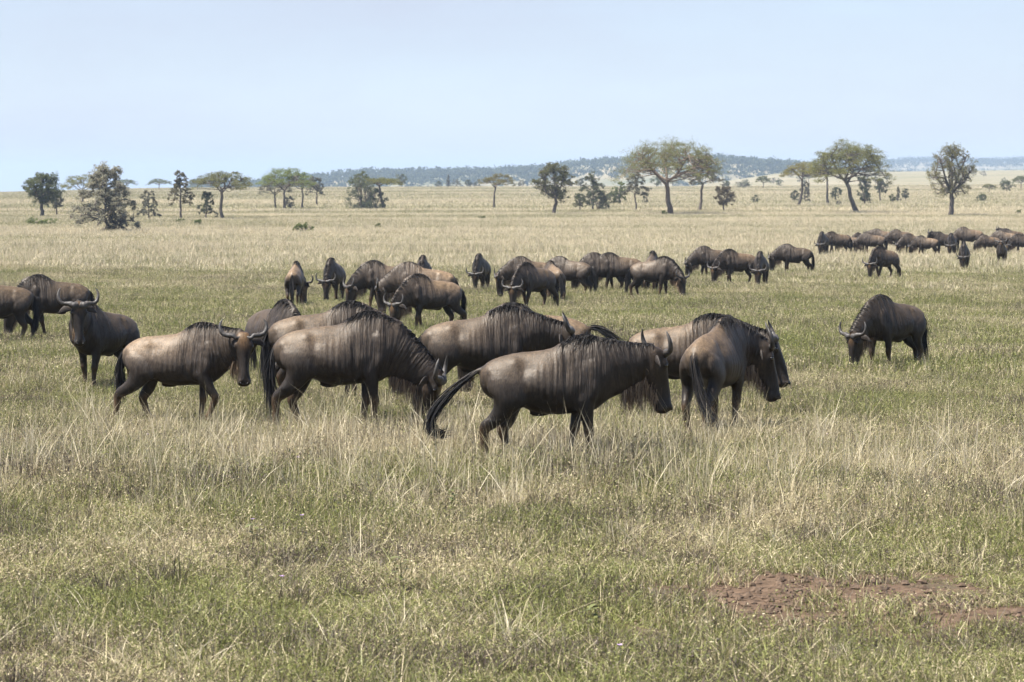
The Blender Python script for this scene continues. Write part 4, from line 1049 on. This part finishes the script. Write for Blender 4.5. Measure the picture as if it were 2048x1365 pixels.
def wedge(d0, d1, step, margin, seed):
    """jittered points over the ground between two distances, a little wider than the view"""
    rng = np.random.default_rng(seed)
    wmax = d1 * .235 + margin
    gx = np.arange(-wmax, wmax, step); gy = np.arange(d0 * .97, d1, step)
    X, Y = np.meshgrid(gx, gy); X = X.ravel() + (rng.random(X.size) - .5) * step * 1.1; Y = Y.ravel() + (rng.random(Y.size) - .5) * step * 1.1
    D = np.hypot(X, Y); k = (D > d0) & (D < d1) & (np.abs(X) < Y * .235 + margin)
    return X[k], Y[k], D[k], rng

def dryness(x, y, d):
    base = np.interp(d, [13, 18, 23, 28, 33, 43, 70, 100, 130, 170, 250, 450], [.36, .36, .50, .66, .48, .34, .38, .50, .66, .80, .84, .72])
    return base + .46 * nz2(x, y, .33, 2) + .40 * nz2(x, y * .6, 1.1, 5) + (.22 + .4 * (d > 220)) * nz2(x * .18, y, np.float64(.05), 8) * (d > 40)

def bare(x, y):
    rr = np.hypot((x - 1.95) / 1.25, (y - 17.6) / 1.6) + .7 * nz2(x, y, 1.6, 4)
    return rr < 1.0

M_GR = blade_material('grass_blades', ((0.105, 0.122, 0.038), (0.310, 0.312, 0.108)), ((0.34, 0.275, 0.158), (0.70, 0.60, 0.39)), (0.105, 0.082, 0.066))
M_FAR = blade_material('dry_grass_blades', ((0.17, 0.175, 0.07), (0.31, 0.30, 0.14)), ((0.50, 0.42, 0.265), (0.76, 0.665, 0.47)), (0.27, 0.22, 0.155))
M_STEM = blade_material('straw_stems', ((0.34, 0.30, 0.16), (0.50, 0.43, 0.25)), ((0.48, 0.40, 0.25), (0.78, 0.69, 0.50)), (0.30, 0.24, 0.15))

def build_grass():
    # short grass of the foreground and middle ground
    def deadness(x, y): return np.clip(.10 + .85 * np.maximum(0, nz2(x, y, .55, 41)) + .7 * np.maximum(0, nz2(x, y, 1.5, 43)), .03, .7)
    pr = [grass_mesh('grass_clump', M_GR, 520, .60, .025, .145, .0048, 900 + i, .55, 12, 2, 1.7, .55, fleck=(420, .10, .0085)) for i in range(8)]
    x, y, d, rng = wedge(11.0, 42, .30, 2.6, 1); k = ~(bare(x, y) & (rng.random(len(x)) < .86)); x, y, d = x[k], y[k], d[k]
    hs = np.clip(.95 + .65 * nz2(x, y, .45, 11) + .45 * nz2(x, y, 1.3, 12), .4, 1.9) * (np.interp(d, [13, 20, 24, 28, 34, 42], [.8, .9, 1.7, 2.1, 1.55, 1.15]) - .45 * np.exp(-((d - 28) / 4.5) ** 2) * np.interp(x, [-6, -4, -2.5, 1.5, 3.0, 6], [1, .5, 0, 0, .7, 1]))
    sc = np.stack([np.ones(len(x)), np.ones(len(x)), hs], 1)
    scatter('near_grass', pr, np.stack([x, y, terrain(x, y)], 1), rng.random(len(x)) * 6.28, sc, np.clip(dryness(x, y, d), .05, .97), 'short mixed green and straw grass around the nearest animals', deadness(x, y))
    x, y, d, rng = wedge(41.5, 165, .48, 3.0, 2); k = rng.random(len(x)) > sstep(85, 162, d); x, y, d = x[k], y[k], d[k]
    hs = np.clip(1.3 + .6 * nz2(x, y, .3, 11) + .5 * nz2(x, y, .1, 12), .45, 2.0)
    pr2 = [grass_mesh('grass_clump', M_GR, 400, .9, .04, .18, .0085, 930 + i, .5, 12, 2, 1.4, .4, fleck=(300, .12, .014)) for i in range(6)]
    scatter('middle_grass', pr2, np.stack([x, y, terrain(x, y)], 1), rng.random(len(x)) * 6.28, np.stack([0 * x + 1, 0 * x + 1, hs], 1), np.clip(dryness(x, y, d), .08, .97), 'greenish grazed grass under the herd', deadness(x * .5, y * .5) * .6)
    x, y, d, rng = wedge(82, 380, 1.5, 6, 3); k = rng.random(len(x)) < .15 + .85 * sstep(82, 150, d); x, y, d = x[k], y[k], d[k]
    hs = np.clip(1.0 + .5 * nz2(x, y, .12, 21) + .4 * nz2(x * .3, y, .05, 22), .45, 1.9) * (.55 + .45 * sstep(90, 160, d))
    pr3 = [grass_mesh('grass_clump', M_FAR, 420, 2.6, .14, .48, .030, 960 + i, .45, 12, 1, 1.0) for i in range(5)]
    scatter('far_grass', pr3, np.stack([x, y, terrain(x, y)], 1), rng.random(len(x)) * 6.28, np.stack([0 * x + 1, 0 * x + 1, hs], 1), np.clip(dryness(x, y, d), .1, .98), 'pale straw-coloured long grass stretching to the trees')
    x, y, d, rng = wedge(372, 880, 4.2, 14, 6)
    hs = np.clip(1.0 + .6 * nz2(x * .4, y, .03, 25), .4, 1.8)
    pr4 = [grass_mesh('grass_clump', M_FAR, 420, 7.5, .15, .50, .085, 975 + i, .45, 14, 1, 1.0) for i in range(4)]
    scatter('plain_grass', pr4, np.stack([x, y, terrain(x, y)], 1), rng.random(len(x)) * 6.28, np.stack([0 * x + 1, 0 * x + 1, hs], 1), np.clip(dryness(x * .5, y * .5, d), .1, .98), 'pale streaked grass of the far plain beyond the trees')
    # grey-brown tussocks and dead herbs that stand a little above the turf
    pt = [grass_mesh('tussock', M_GR, 150, .30, .07, .25, .0042, 1100 + i, .35, 3, 2, 1.2, .35, fleck=(110, .16, .008)) for i in range(6)]
    x, y, d, rng = wedge(12, 60, .55, 2.4, 9)
    k = (rng.random(len(x)) < np.clip(.10 + .75 * nz2(x, y, .5, 51) + .35 * nz2(x, y, .15, 52), 0, .8)); x, y, d = x[k], y[k], d[k]
    scatter('brown_tussocks', pt, np.stack([x, y, terrain(x, y)], 1), rng.random(len(x)) * 6.28, np.stack([.7 + .8 * rng.random(len(x)), .7 + .8 * rng.random(len(x)), .6 + .6 * rng.random(len(x))], 1),
            np.clip(.35 + .5 * rng.random(len(x)), 0, 1), 'grey-brown tussocks and dead herbs scattered through the turf', np.clip(.25 + .6 * rng.random(len(x)), 0, 1))
    # tall straw stems about the foreground animals
    ps = [grass_mesh('stem_clump', M_STEM, 46, .5, .18, .58, .0036, 990 + i, .42, 4, 3, 1.6) for i in range(8)]
    x, y, d, rng = wedge(13, 46, .36, 2.0, 4)
    dens = .02 + 1.25 * np.exp(-((d - 27.0) / 3.4) ** 2) * np.interp(x, [-7, -4.5, -2.6, 1.3, 2.6, 8], [.15, .45, 1, 1, .5, .25]) + .28 * nz2(x, y, .35, 31)
    k = (rng.random(len(x)) < dens) & ~bare(x, y); x, y, d = x[k], y[k], d[k]
    hs = .55 + .6 * rng.random(len(x)); hs *= np.interp(d, [13, 21, 25, 32, 46], [.45, .6, 1.15, 1.0, .7])
    scatter('tall_straw', ps, np.stack([x, y, terrain(x, y)], 1), rng.random(len(x)) * 6.28, np.stack([.6 + .7 * rng.random(len(x)), .6 + .7 * rng.random(len(x)), hs], 1), np.full(len(x), .85), 'tall pale straw stems standing above the short grass')
build_grass()

# ------------------------------------------------------------------ small plants
for px, py, h, w, lab in ((607, 468, 22, 46, 'spiky green shrub standing out of the straw, widest of the small shrubs'), (757, 462, 16, 16, 'upright little green sprig between the herd and the dark thicket'),
        (965, 441, 9, 20, 'low grey-green shrub under the sparse leaning acacia'), (1328, 434, 14, 16, 'yellow-green shrub at the foot of the largest acacia'),
        (1676, 414, 13, 14, 'small leafy shrub beside the domed acacia trunk'), (1757, 452, 9, 22, 'little green sprig in the straw above the far row of animals'),
        (2035, 432, 14, 18, 'ragged green shrub past the upright thin-leaved tree'), (85, 452, 14, 66, 'low brownish scrub in front of the full dark green tree'), (395, 455, 16, 22, 'thin green sapling shrub near the flat-topped acacia with bare trunk'),
        (358, 449, 10, 28, 'low green scrub at the foot of the slender ragged tree')):
    T(BU, px, py, py - h, w, BRIGHT if 'green' in lab else GREY, lab, 'shrub', 'shrub', dens=.45, seed=int(px))

M_WEED = simple_mat('weed_leaf', (0.085, 0.11, 0.035), 0.55, 0.4, 9, col2=(0.17, 0.17, 0.05))
M_PETAL = simple_mat('petal', (0.52, 0.34, 0.62), 0.6, 0.2, 30)
def leafy(seed, n, h, ll):
    rng = np.random.default_rng(seed); A = Acc()
    for i in range(n):
        z = h * (.25 + .75 * (i + 1) / n); a = i * 2.4 + rng.normal() * .3; dv = np.array((math.cos(a), math.sin(a), rng.uniform(-.1, .5)))
        sd_ = np.array((-math.sin(a), math.cos(a), 0)); L = ll * rng.uniform(.6, 1.2); b0 = np.array((0, 0, z))
        tt = np.linspace(0, 1, 5); w = np.sin(tt * PI * .96 + .06) * L * .26
        P = b0 + np.outer(tt * L, dv) - np.outer(.35 * L * tt ** 2, (0, 0, 1))
        V = np.stack([P - np.outer(w, sd_), P + np.outer(w, sd_)], 1).reshape(-1, 3); j = np.arange(4)[:, None] * 2
        A.add(V, j + np.array([[0, 1, 3, 2]]))
    st = Acc(); st.add(*tube([(0, 0, -.02), (.01, 0, h * .5), (0, .01, h)], [.004, .0035, .002], 5))
    return st.mesh('stem', M_WEED), A.mesh('leaves', M_WEED)
WEED = [leafy(i, 9 + 2 * i, .20 + .03 * i, .085) for i in range(3)]
for i, (px, py) in enumerate(((1196, 1000), (505, 1090), (905, 1030), (1388, 1010), (1190, 1265), (800, 1180))):
    p = pix2ground(px, py); e = link('weed', None, loc=p, rz=i * 1.3, sc=.62 + .1 * (i % 3))
    tag(e, 'small broad-leaved green weed among the foreground grass', 'weed', 'broad-leaved weeds in the grass')
    for nm, me in zip(('stem', 'leaves'), WEED[i % 3]): link(nm, me, e)
def flower():
    A = Acc()
    for k in range(5):
        a = k * 2 * PI / 5; c, s_ = math.cos(a), math.sin(a); r = .016
        P = np.array([(0, 0, 0), (c * r - s_ * r * .5, s_ * r + c * r * .5, .004), (c * r * 1.6, s_ * r * 1.6, .006), (c * r + s_ * r * .5, s_ * r - c * r * .5, .004)]) + np.array((0, 0, .24))
        A.add(P, np.array([[0, 1, 2, 3]]))
    st = Acc(); st.add(*tube([(0, 0, -.02), (.008, 0, .12), (0, 0, .24)], [.003, .0025, .002], 5))
    return st.mesh('stem', M_WEED), A.mesh('petals', M_PETAL, False)
FL = flower()
for i, (px, py) in enumerate(((296, 905), (596, 955), (505, 1088), (564, 1212), (604, 1080), (1170, 905), (1545, 912), (1240, 1390), (1655, 905))):
    p = pix2ground(px, min(py, 1360)); e = link('wildflower', None, loc=p, rz=i * 0.9, sc=.75)
    tag(e, 'tiny pale purple wildflower on a thin stem in the grass', 'flower', 'purple wildflowers in the grass')
    for nm, me in zip(('stem', 'petals'), FL): link(nm, me, e)

def clods():
    rng = np.random.default_rng(5); A = Acc(); n = 700
    x = 1.95 + rng.normal(size=n) * .6; y = 17.6 + rng.normal(size=n) * .8; z = terrain(x, y)
    for i in range(n):
        r = .008 + .026 * rng.random() ** 3; k = 6; th = np.arange(k) * 2 * PI / k
        ring = lambda q, h: np.stack([x[i] + np.cos(th) * r * q * (.7 + .6 * rng.random(k)), y[i] + np.sin(th) * r * q * (.7 + .6 * rng.random(k)), np.full(k, z[i] + h * r) + rng.normal(size=k) * r * .15], 1)
        V = np.concatenate([ring(1.0, -.3), ring(1.1, .35), ring(.5, .9)]); A.add(V, ring_faces(3, k), np.array([[12, 13, 14], [12, 14, 15], [12, 15, 16], [12, 16, 17]]))
    o = link('soil_clods', A.mesh('soil_clods', simple_mat('clod', (0.105, 0.070, 0.046), .95, .5, 30), False)); tag(o, 'small brown clods lying on the bare trampled soil', 'soil', kind='stuff')
clods()

# ------------------------------------------------------------------ haze
def haze():
    b = 9600.0; z0, z1 = -40.0, 75.0
    V = np.array([(x, y, z) for z in (z0, z1) for y in (-b, b) for x in (-b, b)])
    Q = np.array([(0, 2, 3, 1), (4, 5, 7, 6), (0, 1, 5, 4), (2, 6, 7, 3), (0, 4, 6, 2), (1, 3, 7, 5)])
    m, n, l, out = newmat('haze_air')
    v = n.new('ShaderNodeVolumePrincipled'); v.inputs['Color'].default_value = (0.62, 0.79, 1.0, 1); v.inputs['Density'].default_value = 0.00017; v.inputs['Anisotropy'].default_value = 0.1
    l.new(v.outputs[0], out.inputs['Volume'])
    o = link('haze', mesh_np('haze', V, Q, False, m)); tag(o, kind='stuff')
haze()
